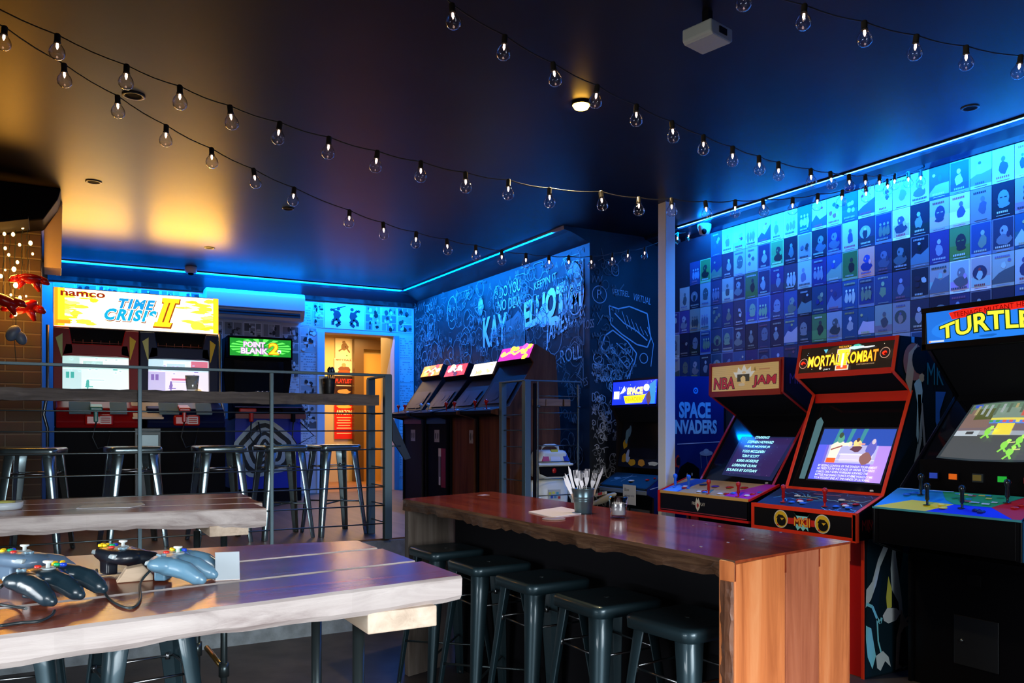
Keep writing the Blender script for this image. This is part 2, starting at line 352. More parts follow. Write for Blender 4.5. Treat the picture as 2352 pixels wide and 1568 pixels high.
# ================================================================== LED STRIPS
def led(name, a, b, r, label, strength):
    o = thing(name, Vector(a), label, 'light strip')
    m = mat('blue_led_%s' % strength, (.2, .5, 1), .5, emit=strength, ecol=(.10, .36, 1.0))
    d = Vector(b) - Vector(a)
    n = Vector((-d.y, d.x, 0)).normalized()*r
    MB().obox(-n - Vector((0, 0, r*.6)), d, n*2, (0, 0, r*.6)).build('diffuser', m, o)
    MB().obox(-n*1.3, d, n*2.6, (0, 0, .006)).build('channel', M_METAL, o)
led('led_strip', (4.59, -1.2, 3.088), (4.59, 5.30, 3.088), .006, 'bright blue light strip along the ceiling edge over the poster wall', 7)
led('led_strip', (3.745, 5.89, 3.088), (3.745, 9.385, 3.088), .0045, 'blue light strip along the ceiling edge over the chalk drawing wall', 3)
led('led_strip', (-.05, 9.385, 3.088), (3.74, 9.385, 3.088), .0045, 'blue light strip along the ceiling edge over the comic page wall', 2)

# ================================================================== CHALK DRAWINGS (surface pattern of the two chalkboard walls)
def doodles(A, x0, y0, x1, y1, n, smin, smax, bright):
    for _ in range(n):
        cx, cy = random.uniform(x0, x1), random.uniform(y0, y1); s = random.uniform(smin, smax); g = random.uniform(*bright); col = (g, g, g*1.02); t = random.uniform(.004, .009)
        k = random.randrange(7)
        if k == 0: pts = [(cx + s*.5*math.cos(a*.5+.3), cy + s*.6*math.sin(a*.5+.3)) for a in range(14)]
        elif k == 1: pts = [(cx + s*(i/6-.5), cy + s*.3*((-1)**i)*random.uniform(.4, 1)) for i in range(7)]
        elif k == 2: pts = [(cx + s*.06*i*math.cos(i), cy + s*.06*i*math.sin(i)) for i in range(10)]
        elif k == 3: pts = [(cx, cy), (cx + s*.2, cy+s*.5), (cx+s*.4, cy), (cx+s*.08, cy+s*.2), (cx+s*.34, cy+s*.2)]
        elif k == 4:
            w = random.choice(['HI', 'JT', 'KP', 'ROSS', 'LEE', 'SAM', 'OK', 'YES', 'WOW', 'ALEX', 'MIA', 'BEN', 'TOM', 'ZOE'])
            A.text(w, cx, cy, s*.22*len(w), s*.4, col, rot=random.uniform(-.3, .3)); continue
        elif k == 5: pts = [(cx + random.uniform(-1, 1)*s*.5, cy + random.uniform(-1, 1)*s*.5) for i in range(5)]
        else: pts = [(cx + s*.5*(i/9-.5), cy + s*.2*math.sin(i*1.3)) for i in range(10)]
        pts = [(min(max(p[0], x0), x1), min(max(p[1], y0), y1)) for p in pts]
        A.stroke(pts, t, col)
    A.k += 1
# chalk wall faces -X: u runs from the far corner towards the camera
A = Art((XC-.002, YF, 0), (0, -1, 0), (0, 0, 1)); A.k = 0
doodles(A, .06, .9, 3.82, 2.96, 560, .06, .22, (.04, .30)); A.k = 1
doodles(A, .06, 1.7, 3.82, 2.92, 160, .10, .3, (.12, .5)); A.k = 2
def face(A, cx, cy, s, col, t=.008):
    A.stroke([(cx+s*.5*math.cos(a*PI/8), cy+s*.72*math.sin(a*PI/8)) for a in range(17)], t, col)
    for q in (-.2, .2): A.stroke([(cx+q*s+s*.09*math.cos(a*PI/3), cy+s*.15+s*.06*math.sin(a*PI/3)) for a in range(7)], t, col)
    A.stroke([(cx-s*.2, cy-s*.3), (cx-s*.05, cy-s*.38), (cx+s*.2, cy-s*.28)], t, col); A.stroke([(cx, cy+.1*s), (cx+.05*s, cy-.12*s), (cx-.03*s, cy-.12*s)], t, col)
W1 = (.75, .75, .75)
for (cx, cy, s) in [(.55, 2.62, .22), (1.15, 2.72, .26), (1.5, 2.3, .3), (2.25, 2.72, .2), (1.0, 2.0, .28), (.35, 2.2, .2)]: face(A, cx, cy, s, (.5, .5, .5))
u = lambda Y: YF - Y
A.text('DO YOU', u(7.35), 2.73, .42, .11, W1, rot=.05); A.text('NO DEW', u(7.4), 2.60, .5, .11, W1, rot=-.02)
A.text('KAY', u(7.72), 2.26, .5, .3, (.8, .8, .8), off=.03)
A.blob(u(7.05), 2.33, .28, .26, (.2, .2, .2)); face(A, u(7.05), 2.33, .42, (.45, .45, .45), .012)
A.text('ELLIOT', u(6.86), 2.36, .72, .24, (.95, .95, .95), off=.05, shear=.2, rot=.14); A.blob(u(6.50), 2.44, .10, .12, (.95, .95, .95), j=.2); A.blob(u(6.33), 2.38, .14, .05, (.95, .95, .95), j=.3)
A.text('JAMESON', u(6.45), 2.12, .60, .22, (.85, .85, .85), off=.01, shear=.35, rot=.3)
A.text('ROLL', u(6.20), 1.98, .34, .12, (.8, .8, .8), rot=.08); A.text('BATMAN' if False else 'KEEPIN IT', u(6.66), 2.71, .4, .07, (.6, .6, .6), rot=.1)
A.ell(u(7.78), 2.70, .06, .10, (.6, .6, .6)); A.text('W', u(7.85), 2.5, .12, .08, (.5, .5, .5))
# long-haired portrait in the near top corner
hx, hy = u(5.98), 2.60
A.blob(hx, hy, .17, .26, (.18, .18, .18), j=.1)
for i in range(9): A.stroke([(hx-.19+.02*i, hy-.2+.01*i), (hx-.16+.03*i, hy+.10+.01*i), (hx-.02+.02*i, hy+.27), (hx+.14, hy+.22-.03*i)], .009, (.6, .6, .6))
face(A, hx+.02, hy-.02, .26, W1, .01)
A.text('TIM', u(6.25), 2.45, .38, .20, (.95, .95, .95), off=.03, rot=.05)
A.build('chalk_drawing', M_CHALK, wc).location = -wc.location
# niche wall faces -Y
A = Art((XC, YB-.002, 0), (1, 0, 0), (0, 0, 1)); C2 = (.5, .5, .55)
doodles(A, .02, .7, .28, 1.95, 130, .05, .12, (.25, .8)); doodles(A, .02, 1.75, .3, 2.9, 40, .05, .12, (.08, .3)); doodles(A, .1, 1.8, .45, 2.15, 40, .05, .12, (.1, .5)); A.k = 2
A.ring(.10, 2.55, .07, .008, C2); A.text('P', .075, 2.515, .045, .075, C2)
A.text('VERTREL', .23, 2.56, .19, .05, C2, rot=-.04); A.text('VIRTUAL', .46, 2.53, .2, .06, C2, rot=-.15)
hat = [(.20, 2.46), (.22, 2.30), (.34, 2.22), (.50, 2.14), (.62, 2.12), (.66, 2.2), (.62, 2.42), (.42, 2.47), (.3, 2.44), (.2, 2.46)]
A.stroke(hat, .012, C2); A.stroke([(.26, 2.40), (.36, 2.32), (.5, 2.26), (.62, 2.18)], .012, C2)
for i in range(6): A.stroke([(.34+.05*i, 2.42-.03*i), (.40+.045*i, 2.27-.01*i)], .006, C2)
A.stroke([(.16, 2.2), (.24, 2.25), (.40, 2.16), (.50, 2.06), (.48, 1.98), (.40, 1.84), (.36, 1.76), (.30, 1.9), (.16, 2.04), (.12, 2.1), (.16, 2.2)], .012, C2)
A.stroke([(.22, 2.1), (.32, 2.0), (.40, 1.92), (.46, 2.0), (.40, 2.06), (.28, 2.14)], .01, C2)
for (a, c) in [(.08, 2.0), (.58, 2.02)]: A.ring(a, c, .04, .008, C2)
A.stroke([(.45, 1.95), (.38, 1.68)], .008, C2); A.stroke([(.62, 2.3), (.69, 2.15), (.66, 1.95)], .008, C2)
g = (.14, .15, .15); A.stroke([(.12, 2.95), (.16, 2.8), (.22, 2.75), (.3, 2.84), (.36, 2.9)], .008, g); A.ring(.36, 2.9, .025, .006, g); A.stroke([(.13, 2.72), (.1, 2.55), (.15, 2.5)], .008, g); A.stroke([(.24, 2.62), (.27, 2.55), (.36, 2.66)], .012, g)
A.build('chalk_drawing', M_CHALK, wb).location = -wb.location

# ================================================================== MOVIE POSTERS
PAL = [((.75,.72,.68),(.08,.1,.2),(.6,.1,.1)), ((.05,.06,.12),(.5,.5,.55),(.8,.75,.6)), ((.10,.08,.30),(.45,.5,.7),(.8,.8,.8)), ((.5,.5,.5),(.12,.15,.15),(.2,.2,.4)), ((.02,.03,.05),(.22,.3,.35),(.6,.6,.6)), ((.06,.12,.3),(.35,.45,.3),(.7,.7,.5)), ((.12,.3,.1),(.05,.05,.05),(.8,.8,.8)), ((.3,.05,.04),(.05,.02,.02),(.8,.7,.5)), ((.6,.62,.62),(.25,.25,.35),(.1,.1,.1)), ((.07,.09,.22),(.3,.33,.5),(.5,.2,.3)), ((.04,.12,.25),(.6,.6,.6),(.5,.5,.2))]
CW, CH = .1296, .2010; TOPZ = 3.022; Y0P = 5.753
NAMES = {0: 'pale', 1: 'near-black', 2: 'violet', 3: 'grey', 4: 'black', 5: 'blue', 6: 'green', 7: 'dark red', 8: 'off-white', 9: 'indigo', 10: 'teal'}
def poster(ci, ri, spec=None):
    p = random.choice([1, 1, 2, 3, 4, 4, 5, 5, 6, 1, 9, 9, 10, 10, 0, 8]) if spec is None else spec
    bg, fig, ti = PAL[p] if p != 'pink' else ((1.0, .32, .22), (.05, .07, .3), (.1, .1, .3))
    yl = Y0P - ci*CW; zt = TOPZ - ri*CH; w, h = CW-.003, CH-.003
    if p != 'pink':
        dim = 1.0 if ri == 0 else random.uniform(.45, 1.0); bg, fig, ti = [tuple(c*dim*random.uniform(.85, 1.1) for c in q_) for q_ in (bg, fig, ti)]  # lower rows printed darker, for the strip light fading down the wall
    A = Art((0, 0, 0), (0, -1, 0), (0, 0, 1))
    edge = random.random() < .3 and p != 'pink'
    A.rect(0, 0, w, h, tuple(min(1, c*1.7+.15) for c in bg) if edge else bg)
    if edge: A.rect(.006, .02, w-.006, h-.006, bg)
    q = random.random(); sh = tuple(c*random.uniform(.6, 1.5) for c in bg)
    if q < .5: A.rect(.006 if edge else 0, .02, w-(.006 if edge else 0), h*random.uniform(.3, .5), sh)
    k = random.choice([0, 0, 1, 1, 2, 3, 4, 4, 5, 5, 6, 6])
    fx = w*random.uniform(.4, .6)
    if k == 0:
        A.blob(fx, h*.42, w*.24, h*.22, fig); A.ell(fx, h*.68, w*.10, h*.08, tuple(min(1, c*1.6) for c in fig), 10)
    elif k == 1:
        for d in (-.24, .02, .26): A.blob(fx+d*w*.9, h*.4, w*.14, h*random.uniform(.18, .26), fig); A.ell(fx+d*w*.9, h*.64, w*.065, h*.05, tuple(min(1, c*1.5+.05) for c in fig), 8)
    elif k == 2:
        A.ell(fx, h*.52, w*.34, h*.22, fig, 16); A.blob(fx, h*.45, w*.18, h*.18, sh); A.ell(fx, h*.62, w*.07, h*.05, ti, 8)
    elif k == 5:
        A.poly([(0, h*random.uniform(.2, .35)), (w*.3, h*random.uniform(.4, .6)), (w*.55, h*random.uniform(.3, .5)), (w, h*random.uniform(.45, .7)), (w, h*.1), (0, h*.1)], fig)
        A.blob(fx, h*.62, w*.14, h*.12, sh); A.ell(w*random.uniform(.2, .8), h*.75, w*.08, h*.05, ti, 9)
    elif k == 6:
        A.blob(fx, h*.62, w*.22, h*.16, fig, j=.2); A.blob(fx, h*.35, w*.40, h*.18, tuple(c*.6 for c in fig), j=.25); A.blob(fx-w*.07, h*.62, w*.05, h*.05, bg); A.blob(fx+w*.2, h*.5, w*.1, h*.1, sh)
    elif k == 3:
        A.ell(fx, h*.55, w*.26, h*.24, fig, 12); A.rect(fx-w*.16, h*.56, fx-w*.04, h*.59, bg); A.rect(fx+w*.04, h*.56, fx+w*.16, h*.59, bg, False); A.blob(fx, h*.36, w*.3, h*.1, fig)
    else:
        for _ in range(5): A.blob(w*random.uniform(.25, .75), h*random.uniform(.35, .75), w*.14, h*.1, random.choice([fig, sh, ti]))
    ty = h*random.choice([.12, .12, .85])
    tw = w*random.uniform(.5, .8)
    for j in range(int(tw/.011)): A.rect(w/2-tw/2+j*.011, ty, w/2-tw/2+j*.011+.0075, ty+h*.06, ti, j == 0)
    A.rect(w*.2, h*.045, w*.8, h*.06, ti)
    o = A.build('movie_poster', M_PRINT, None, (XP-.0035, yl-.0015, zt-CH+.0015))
    # paper thickness
    nm = 'pink' if p == 'pink' else NAMES[p]
    tag(o, '%s movie poster, %s from the far corner in the %s row down' % (nm, ORD[ci], ORD[ri+1]), 'poster', 'movie posters covering the right wall')
SPEC = {(13-0, 2): None}
for ci in range(1, 30):
    for ri in range(7):
        if ri < (3, 3, 2, 1, 1, 0)[min(ci, 5)]: continue
        sp = None
        if ri == 0 and ci > 4: sp = random.choice([0, 8, 3, 8, 5, 10])  # paler prints in the top row, for the strip light falling there
        if ri in (1, 3) and ci in (21, 22, 24, 26): sp = random.choice([0, 8])
        if ri == 2 and ci == 16: sp = 'pink'
        
        poster(ci, ri, sp)

# ================================================================== COMIC PAGES ON THE FAR WALL
def page(x, z, w, h, kind, label):
    A = Art((0, 0, 0), (1, 0, 0), (0, 0, 1)); base = random.uniform(.55, .8)
    A.rect(0, 0, w, h, (base, base, base))
    if kind == 'fig':
        for cx, s in ((w*.30, 1), (w*.72, -1)):
            d = (.05, .06, .08)
            A.blob(cx, h*.52, w*.12, h*.22, d, j=.5); A.ell(cx+.02*s, h*.78, w*.045, h*.07, d, 9)
            A.stroke([(cx, h*.6), (cx-w*.10*s, h*.75), (cx-w*.16*s, h*.70)], .03, d); A.stroke([(cx, h*.4), (cx+w*.08*s, h*.22), (cx-w*.02*s, h*.10)], .04, d); A.stroke([(cx, h*.4), (cx-w*.10*s, h*.3), (cx-w*.10*s, h*.14)], .035, d)
        A.stroke([(w*.2, h*.74), (w*.52, h*.9)], .012, (.05, .06, .08))
    elif kind == 'text':
        for r_ in range(int(h/.03)):
            x_ = .01
            while x_ < w-.02:
                l_ = random.uniform(.01, .03); 
                if random.random() < .6: A.rect(x_, .01+r_*.03, x_+l_, .02+r_*.03, (.3, .32, .35), x_ == .01)
                x_ += l_+.006
    else:
        rows = random.choice([2, 3, 3, 4]); y = .01
        for r_ in range(rows):
            hh = (h-.01)/rows-.01; n = random.choice([1, 2, 2, 3]); x_ = .01
            for c_ in range(n):
                ww = (w-.01)/n-.01; g_ = random.uniform(.1, .5)
                A.rect(x_, y, x_+ww, y+hh, (g_, g_, g_), r_+c_ == 0)
                x_ += ww+.01
            y += hh+.01
        for r_ in range(18):
            g_ = random.choice([.03, .08, .5, .7]); A.blob(random.uniform(.03, w-.03), random.uniform(.03, h-.03), random.uniform(.01, .035), random.uniform(.01, .04), (g_, g_, g_), n=7)
    o = A.build('comic_page', M_PRINT, None, (x, YF-.004, z)); tag(o, label, 'comic page', 'comic pages papering the far wall')
n = 0
x = .0
while x < 1.3:
    n += 1; w = .205; page(x, 2.60, w-.006, .305, 'pan', 'comic page peeking above the twin shooter marquee, %s from the left' % ORD[n]); x += w
for i in range(4): page(1.47+.215*i, 2.30, .205, .31, 'pan', 'grey comic page right under the air conditioner, %s from the left' % ORD[i+1])
for j in range(5): page(1.47, 1.99-.31*j, .12, .30, 'text', 'narrow comic page strip left of the green marquee cabinet, %s from the top' % ORD[j+1])
for i in range(2):
    for j in range(6): page(2.335+.215*i if j > 0 else 2.555+.145*i, 2.60-.305*j if j else 2.60, .205 if j else .138, .30, 'pan' if (i+j) % 3 else 'text', 'comic page between cabinet and doorway, %s column, %s from the top' % (['left', 'right'][i], ORD[j+1]))
page(2.845, 2.60, .50, .31, 'fig', 'wide pale page with two dark fighting silhouettes over the doorway')
for i in range(3): page(3.35+.212*i, 2.60, .205, .31, 'pan', 'dark comic page over the doorway, %s right of the silhouettes' % ORD[i+1])
for j in range(6): page(3.80, 2.27-.30*j, .185, .295, 'text', 'speckled comic page right of the doorway, %s from the top' % ORD[j+1])

# ================================================================== UPRIGHT ARCADE CABINETS (local x = width from the player's left, y = depth, z up)
def seg_trim(mb, pts, x0, x1, t=.006):
    for (a, b) in zip(pts, pts[1:]):
        d = Vector((0, b[0]-a[0], b[1]-a[1])); L = d.length; n = Vector((0, -d.z, d.y)).normalized()*t
        d2 = d + d.normalized()*t*.7
        mb.obox(Vector((x0, a[0], a[1])) - d.normalized()*t*.35, (x1-x0, 0, 0), d2, n)
def upright(root, w, base, box, pb, th, mb_, mt, D, trim, side, over=(0, 0), apron=M_BLACK, front=M_BLACK, bez=None, hood=M_BLACKM, top=None, z_back=None, tw=.02):
    (db, zb), (d0, z0, z1), (d2, z2), (d3, z3), (d4, z4), (d5, z5) = base, box, pb, th, mb_, mt
    prof = [(db, 0), (db, zb), (d0, z0), (d0, z1), (d2, z2), (d3, z3), (d4, z4), (d5, z5), (D, z_back or z5), (D, 0)]
    P = {}
    for nm, x in (('side_panel', 0), ('side_panel', w-.018)):
        s = MB().prism(prof, 'x', x, x+.018).build(nm, side, root); P.setdefault('sides', []).append(s)
        if trim:
            t = MB(); seg_trim(t, [(db, .0), (db, zb)], x-.001, x+.019); seg_trim(t, ([] if (over[0] and not x) or (over[1] and x) else [(d0, z0), (d0, z1)]) + [(d2, z2), (d3, z3), (d4, z4), (d5, z5)], x-.001-(tw-.02 if x else 0), x+.019+(0 if x else tw-.02))
            t.build('edge_trim', trim, s, bevel=.002)
    a, b_ = .018, w-.018
    P['front'] = MB().box(a, db+.02, .0, b_, db+.04, zb+.02).build('front_panel', front, root)
    MB().box(a, D-.02, 0, b_, D, z_back or z5).build('back_panel', M_BLACKM, root)
    top_ = MB(); top_.obox((a, d5+.01, z5-.018), (b_-a, 0, 0), (0, D-d5-.01, (z_back or z5)-z5), (0, 0, .018)); top_.build('top_panel', top or side, root)
    P['cp'] = MB().prism([(d0+.004, z0), (d0+.004, z1-.002), (d2+.02, z2), (d2+.02, z0)], 'x', a-over[0] if over[0] else a, b_+over[1] if over[1] else b_).build('control_panel', apron, root, bevel=.003)
    bz = bez or ((d2+.012, z2), (d3+.02, z3-.05))
    (ya, za), (yb, zb2) = bz
    d = Vector((0, yb-ya, zb2-za)); nn = Vector((0, d.z, -d.y)).normalized()*.012
    P['bezel'] = MB().obox((a, ya, za), (b_-a, 0, 0), d, nn).build('bezel', mat('smoked_bezel_glass', (.006, .006, .008), .08, spec=.35), root)
    P['bz'] = ((ya, za), (yb, zb2), d)
    # hood / speaker panel between bezel top and marquee
    hd = MB(); d = Vector((0, d4-d3, z4-z3)); hd.obox((a, d3+.02, z3), (b_-a, 0, 0), (0, d4-d3, z4-z3), (0, .015, .015)); hd.obox((a, yb, zb2), (b_-a, 0, 0), (0, d3+.02-yb, z3-zb2+.01), (0, .012, 0)); hd.build('speaker_panel', hood, root)
    return P
def bezel_art(P, x=0):
    (ya, za), (yb, zb), d = P['bz']
    return Art(Vector((x, ya, za)) + Vector((0, -d.z, d.y)).normalized()*.001, (1, 0, 0), d), d.length
def bat_stick(cp, p, m, h=.062, ball=.016):
    MB().lathe([(.004, 0), (.004, h*.55), (.0105, h*.62), (.0085, h*.8), (ball, h*.9+.0), (ball*1.05, h+.004), (ball*.6, h+.015), (0, h+.018)], p, 12).build('joystick', m, cp)
def bat_stick2(cp, p, m, h=.075):
    MB().lathe([(.02, 0), (.02, .003), (.006, .004), (.006, h*.25), (.011, h*.3), (.009, h*.75), (.014, h*.85), (.0165, h), (.012, h+.012), (0, h+.016)], p, 12).build('joystick', m, cp)
def button(cp, p, m, r=.0135):
    MB().lathe([(r*1.35, 0), (r*1.35, .005), (r*1.0, .007), (r*.95, .004), (r*.9, .009), (0, .010)], p, 14).build('button', m, cp)
def on_cp(box, pb, u_, t): return (u_, lerp(box[0]+.004, pb[0], t), lerp(box[2]-.002, pb[1], t)+.0015)
def emblem_dragon(A, cx, cy, r):
    A.ell(cx, cy, r*1.12, r*1.12, (.75, .75, .7), 28); A.ell(cx, cy, r, r, (.85, .55, .03), 28); A.ell(cx+r*.12, cy-r*.2, r*.72, r*.66, (.01, .01, .01), 20)
    A.poly([(cx-r*.7, cy+r*.1), (cx-r*.35, cy+r*.55), (cx+r*.35, cy+r*.5), (cx+r*.75, cy+r*.05), (cx+r*.3, cy+r*.12), (cx+r*.15, cy-r*.1), (cx-r*.15, cy+r*.15), (cx-r*.3, cy+r*.05)], (.02, .015, .01))
    A.poly([(cx-r*.1, cy+r*.15), (cx+r*.55, cy+r*.15), (cx+r*.2, cy-r*.15)], (.85, .5, .03)); A.blob(cx-r*.45, cy-r*.75, r*.2, r*.12, (.8, .03, .02))

# ---- fighting game cabinet with red trim
ROT = -PI/2
root = thing('arcade_cabinet', (3.88, 3.72, 0), 'black arcade cabinet with orange-red trim and golden MORTAL KOMBAT II marquee', 'arcade machine', None, ROT)
box, pb = (0, .775, .92), (.238, 1.014)
P = upright(root, .72, (.068, .775), box, pb, (.498, 1.621), (.331, 1.733), (.375, 1.937), .88, M_REDT, mat('black_side_art_base', (.004, .012, .018), .3), (.055, 0), bez=((.25, 1.014), (.52, 1.56)), front=M_RED, tw=.024)
MB().box(.018, .50, 1.565, .702, .53, 1.625).build('speaker_strip', mat('red_strip', (.75, .01, .005), .35), root)
MB().box(-.055, -.004, .765, .72, .012, .79).build('lower_rail', M_REDT, root); MB().box(-.055, -.004, .905, .72, .012, .93).build('upper_rail', M_REDT, root)
MB().box(-.055, -.006, .765, -.033, .02, .93).build('corner_rail', M_REDT, root); MB().box(.695, -.006, .765, .722, .02, .93).build('corner_rail', M_REDT, root)
MB().obox((.018, .236, 1.008), (.684, 0, 0), (0, .02, .0), (0, 0, .022)).build('panel_back_rail', M_REDT, root)
MB().box(.0, .062, .0, .045, .09, .77).build('base_trim', M_REDT, root)
# marquee
mqz = .204; mf = MB(); mf.obox((.018, .327, 1.72), (.684, 0, 0), (0, .002, .035), (0, .02, 0)); mf.obox((.018, .366, 1.915), (.684, 0, 0), (0, .005, .024), (0, .02, 0)); mf.build('marquee_frame', M_RED, root)
A = Art((.022, .338, 1.752), (1, 0, 0), (0, .035, .163)); w, h = .676, .166
A.rect(0, 0, w, h, (.012, .008, .006)); A.blob(w*.46, h*.7, w*.2, h*.35, (.03, .02, .01)); 
for _ in range(22): A.ell(random.uniform(.02, w-.02), random.uniform(.01, h-.01), .0025, .0025, random.choice([(.3, .5, .6), (.7, .6, .4)]), 6)
A.blob(w*.62, h*.85, w*.10, h*.08, (.5, .9, .9)); A.blob(w*.74, h*.83, w*.10, h*.035, (.9, 1, 1)); A.blob(w*.63, h*.93, w*.05, h*.05, (.05, .4, .3)); A.poly([(w*.27, h*.88), (w*.32, h*.88), (w*.30, h*.72)], (.1, .4, .55))
A.text('MIDWAY', w*.44, h*.86, w*.13, h*.09, (1, .45, .03))
GR = lambda a, b: (1, lerp(.35, .95, b), lerp(.0, .15, b))
def slabII(A, x, y, w_, h_, c1, c2):
    for e, c in ((.006, c1), (0, c2)):
        A.rect(x-e, y+h_*.8-e, x+w_+e, y+h_+e, c); A.rect(x-e, y-e, x+w_+e, y+h_*.16+e, c, False); A.rect(x+w_*.16-e, y, x+w_*.42+e, y+h_, c, False); A.rect(x+w_*.58-e, y, x+w_*.84+e, y+h_, c, False)
slabII(A, w*.435, h*.06, w*.125, h*.74, (.7, .5, .5), (1, .75, .04)); A.rect(w*.44, h*.065, w*.555, h*.2, (.95, .07, .02)); A.rect(w*.487, h*.12, w*.508, h*.66, (1, .9, .75))
big = lambda a, b: (a, b*(1 - .35*math.sin(PI*a)*0) )
A.text('MORTAL', w*.115, h*.22, w*.35, h*.40, (.35, .1, .0), off=.05, rot=.02); A.text('MORTAL', w*.115, h*.22, w*.35, h*.40, (1, .8, .05), off=.02, rot=.02)
A.text('KOMBAT', w*.53, h*.26, w*.33, h*.40, (.35, .1, .0), off=.05, rot=.02); A.text('KOMBAT', w*.53, h*.26, w*.33, h*.40, (1, .75, .05), off=.02, rot=.02, colf=lambda a, b: (1, lerp(.8, .22, a**3), .03))
for cx, cy in ((w*.06, h*.38), (w*.93, h*.54)):
    A.ell(cx, cy, h*.20, h*.20, (.5, .3, .2), 24); A.ell(cx, cy, h*.18, h*.18, (.02, .01, .01), 24); A.blob(cx-.002, cy, h*.13, h*.09, (.8, .03, .01)); A.blob(cx+.004, cy-.006, h*.07, h*.05, (.1, .0, .0))
A.text('DOLBY SURROUND SOUND', w*.66, h*.16, w*.18, h*.045, (.5, .3, .15)); A.ell(w*.27, h*.14, h*.06, h*.06, (.8, .6, .3), 14); A.text('part', w*.31, h*.04, w*.07, h*.07, (.8, .8, .8), shear=.3)
A.build('marquee', printed('lit_dark_marquee', .2, 1.3), root)
# screen
A, L = bezel_art(P); x0, x1, y0, y1 = .145, .66, L*.125, L*.70
A.poly([(.075, L*.12), (.118, L*.12), (.118, L*.78), (.085, L*.84), (.06, L*.80)], (.06, .13, .15)); A.poly([(x0-.012, y0-.01), (x1+.012, y0-.01), (x1+.01, y1+.01), (x0-.01, y1+.01)], (.01, .01, .015))
A.rect(x0, y0, x1, y1, (.16, .13, .62)); A.rect(x0, lerp(y0, y1, .68), x1, y1, (.03, .08, .42)); A.rect(lerp(x0, x1, .8), y0, x1, lerp(y0, y1, .68), (.42, .25, .75)); A.rect(x0, y0, lerp(x0, x1, .12), lerp(y0, y1, .68), (.1, .12, .85))
X_ = lambda t: lerp(x0, x1, t); Y_ = lambda t: lerp(y0, y1, t)
for t in (.2, .38, .55): A.poly([(X_(t), Y_(.7)), (X_(t+.05), Y_(.7)), (X_(t+.09), Y_(1)), (X_(t+.03), Y_(1))], (.05, .25, .3))
A.rect(X_(.16), Y_(.33), X_(.84), Y_(.68), (.42, .42, .7)); A.rect(X_(.36), Y_(.36), X_(.8), Y_(.52), (.6, .55, .78)); A.stroke([(X_(.34), Y_(.5)), (X_(.8), Y_(.5))], .004, (.85, .85, .95)); A.stroke([(X_(.3), Y_(.4)), (X_(.84), Y_(.4))], .003, (.75, .75, .95))
# three fighters: white robe, green cap / yellow kneeling / dark robe
A.poly([(X_(.19), Y_(.42)), (X_(.31), Y_(.42)), (X_(.33), Y_(.62)), (X_(.36), Y_(.74)), (X_(.28), Y_(.76)), (X_(.19), Y_(.68))], (.95, .85, .65)); A.ell(X_(.3), Y_(.80), .025, .03, (.1, .35, .25), 12); A.ell(X_(.29), Y_(.87), .016, .02, (.05, .08, .05), 10)
A.stroke([(X_(.31), Y_(.68)), (X_(.44), Y_(.70))], .02, (.9, .8, .6)); A.ell(X_(.45), Y_(.70), .017, .017, (.95, .7, .5), 10); A.rect(X_(.18), Y_(.33), X_(.31), Y_(.42), (.85, .12, .03)); A.stroke([(X_(.2), Y_(.58)), (X_(.35), Y_(.66))], .01, (.3, .1, .1))
A.blob(X_(.55), Y_(.70), .035, .04, (.95, .65, .25)); A.blob(X_(.56), Y_(.61), .05, .025, (.12, .05, .08)); A.stroke([(X_(.57), Y_(.70)), (X_(.66), Y_(.70))], .01, (.8, .35, .3)); A.ell(X_(.55), Y_(.78), .012, .015, (.1, .05, .05), 8)
A.blob(X_(.76), Y_(.62), .04, .07, (.12, .12, .5)); A.ell(X_(.77), Y_(.75), .014, .018, (.6, .5, .6), 8); A.blob(X_(.71), Y_(.42), .05, .05, (.25, .12, .12))
for i, t in enumerate(['BY SEIZING CONTROL OF THE SHAOLIN TOURNAMENT', 'HE TRIED TO TIP THE SCALES OF ORDER TOWARDS', 'CHAOS. ONLY SEVEN WARRIORS SURVIVED THE', 'BATTLES AND SHANG TSUNG\'S SCHEME WOULD COME', 'TO A VIOLENT END AT THE HANDS OF LIU KANG.']):
    A.text(t, X_(.10), Y_(.245-.06*i), (x1-x0)*.0185*len(t), .0145, (.9, .92, 1), off=.008)
A.build('screen', M_SCRN, root)
A, L = bezel_art(P); A.blob(.62, L*.045, .016, .008, (.6, .6, .6)); A.build('maker_mark', M_PRINT, root)
# control panel
A = Art(Vector((-.035, .006, .9215)), (1, 0, 0), (0, .232, .094)); w, L = .735, .25
A.rect(0, .012, w, L, (.015, .03, .09))
for _ in range(16):
    x_, y_ = random.uniform(.02, w-.05), random.uniform(.02, L-.03); pts = [(x_, y_)]
    for k in range(5): pts.append((min(w-.02, pts[-1][0]+random.uniform(.01, .05)), min(L-.01, max(.015, pts[-1][1]+random.uniform(-.03, .03)))))
    A.stroke(pts, .004, random.choice([(.15, .6, .9), (.3, .8, 1), (.05, .25, .6)]))
A.rect(.25, .15, .37, .156, (.5, .4, .1)); A.rect(.53, .15, .66, .156, (.5, .4, .1)); A.rect(.3, .2, .5, .205, (.6, .2, .2))
A.build('panel_overlay', M_PRINT, P['cp'])
for u_ in (.145, .456): bat_stick2(P['cp'], on_cp(box, pb, u_, .25), M_REDP, .095)
for du in (0, .325):
    for (u_, t, m) in ((.18, .62, M_WHITEP), (.205, .28, M_BLUEP), (.235, .42, M_REDP), (.255, .36, M_WHITEP), (.29, .28, M_BLUEP), (.305, .47, M_REDP)):
        button(P['cp'], on_cp(box, pb, u_+du, t), m, .0155)
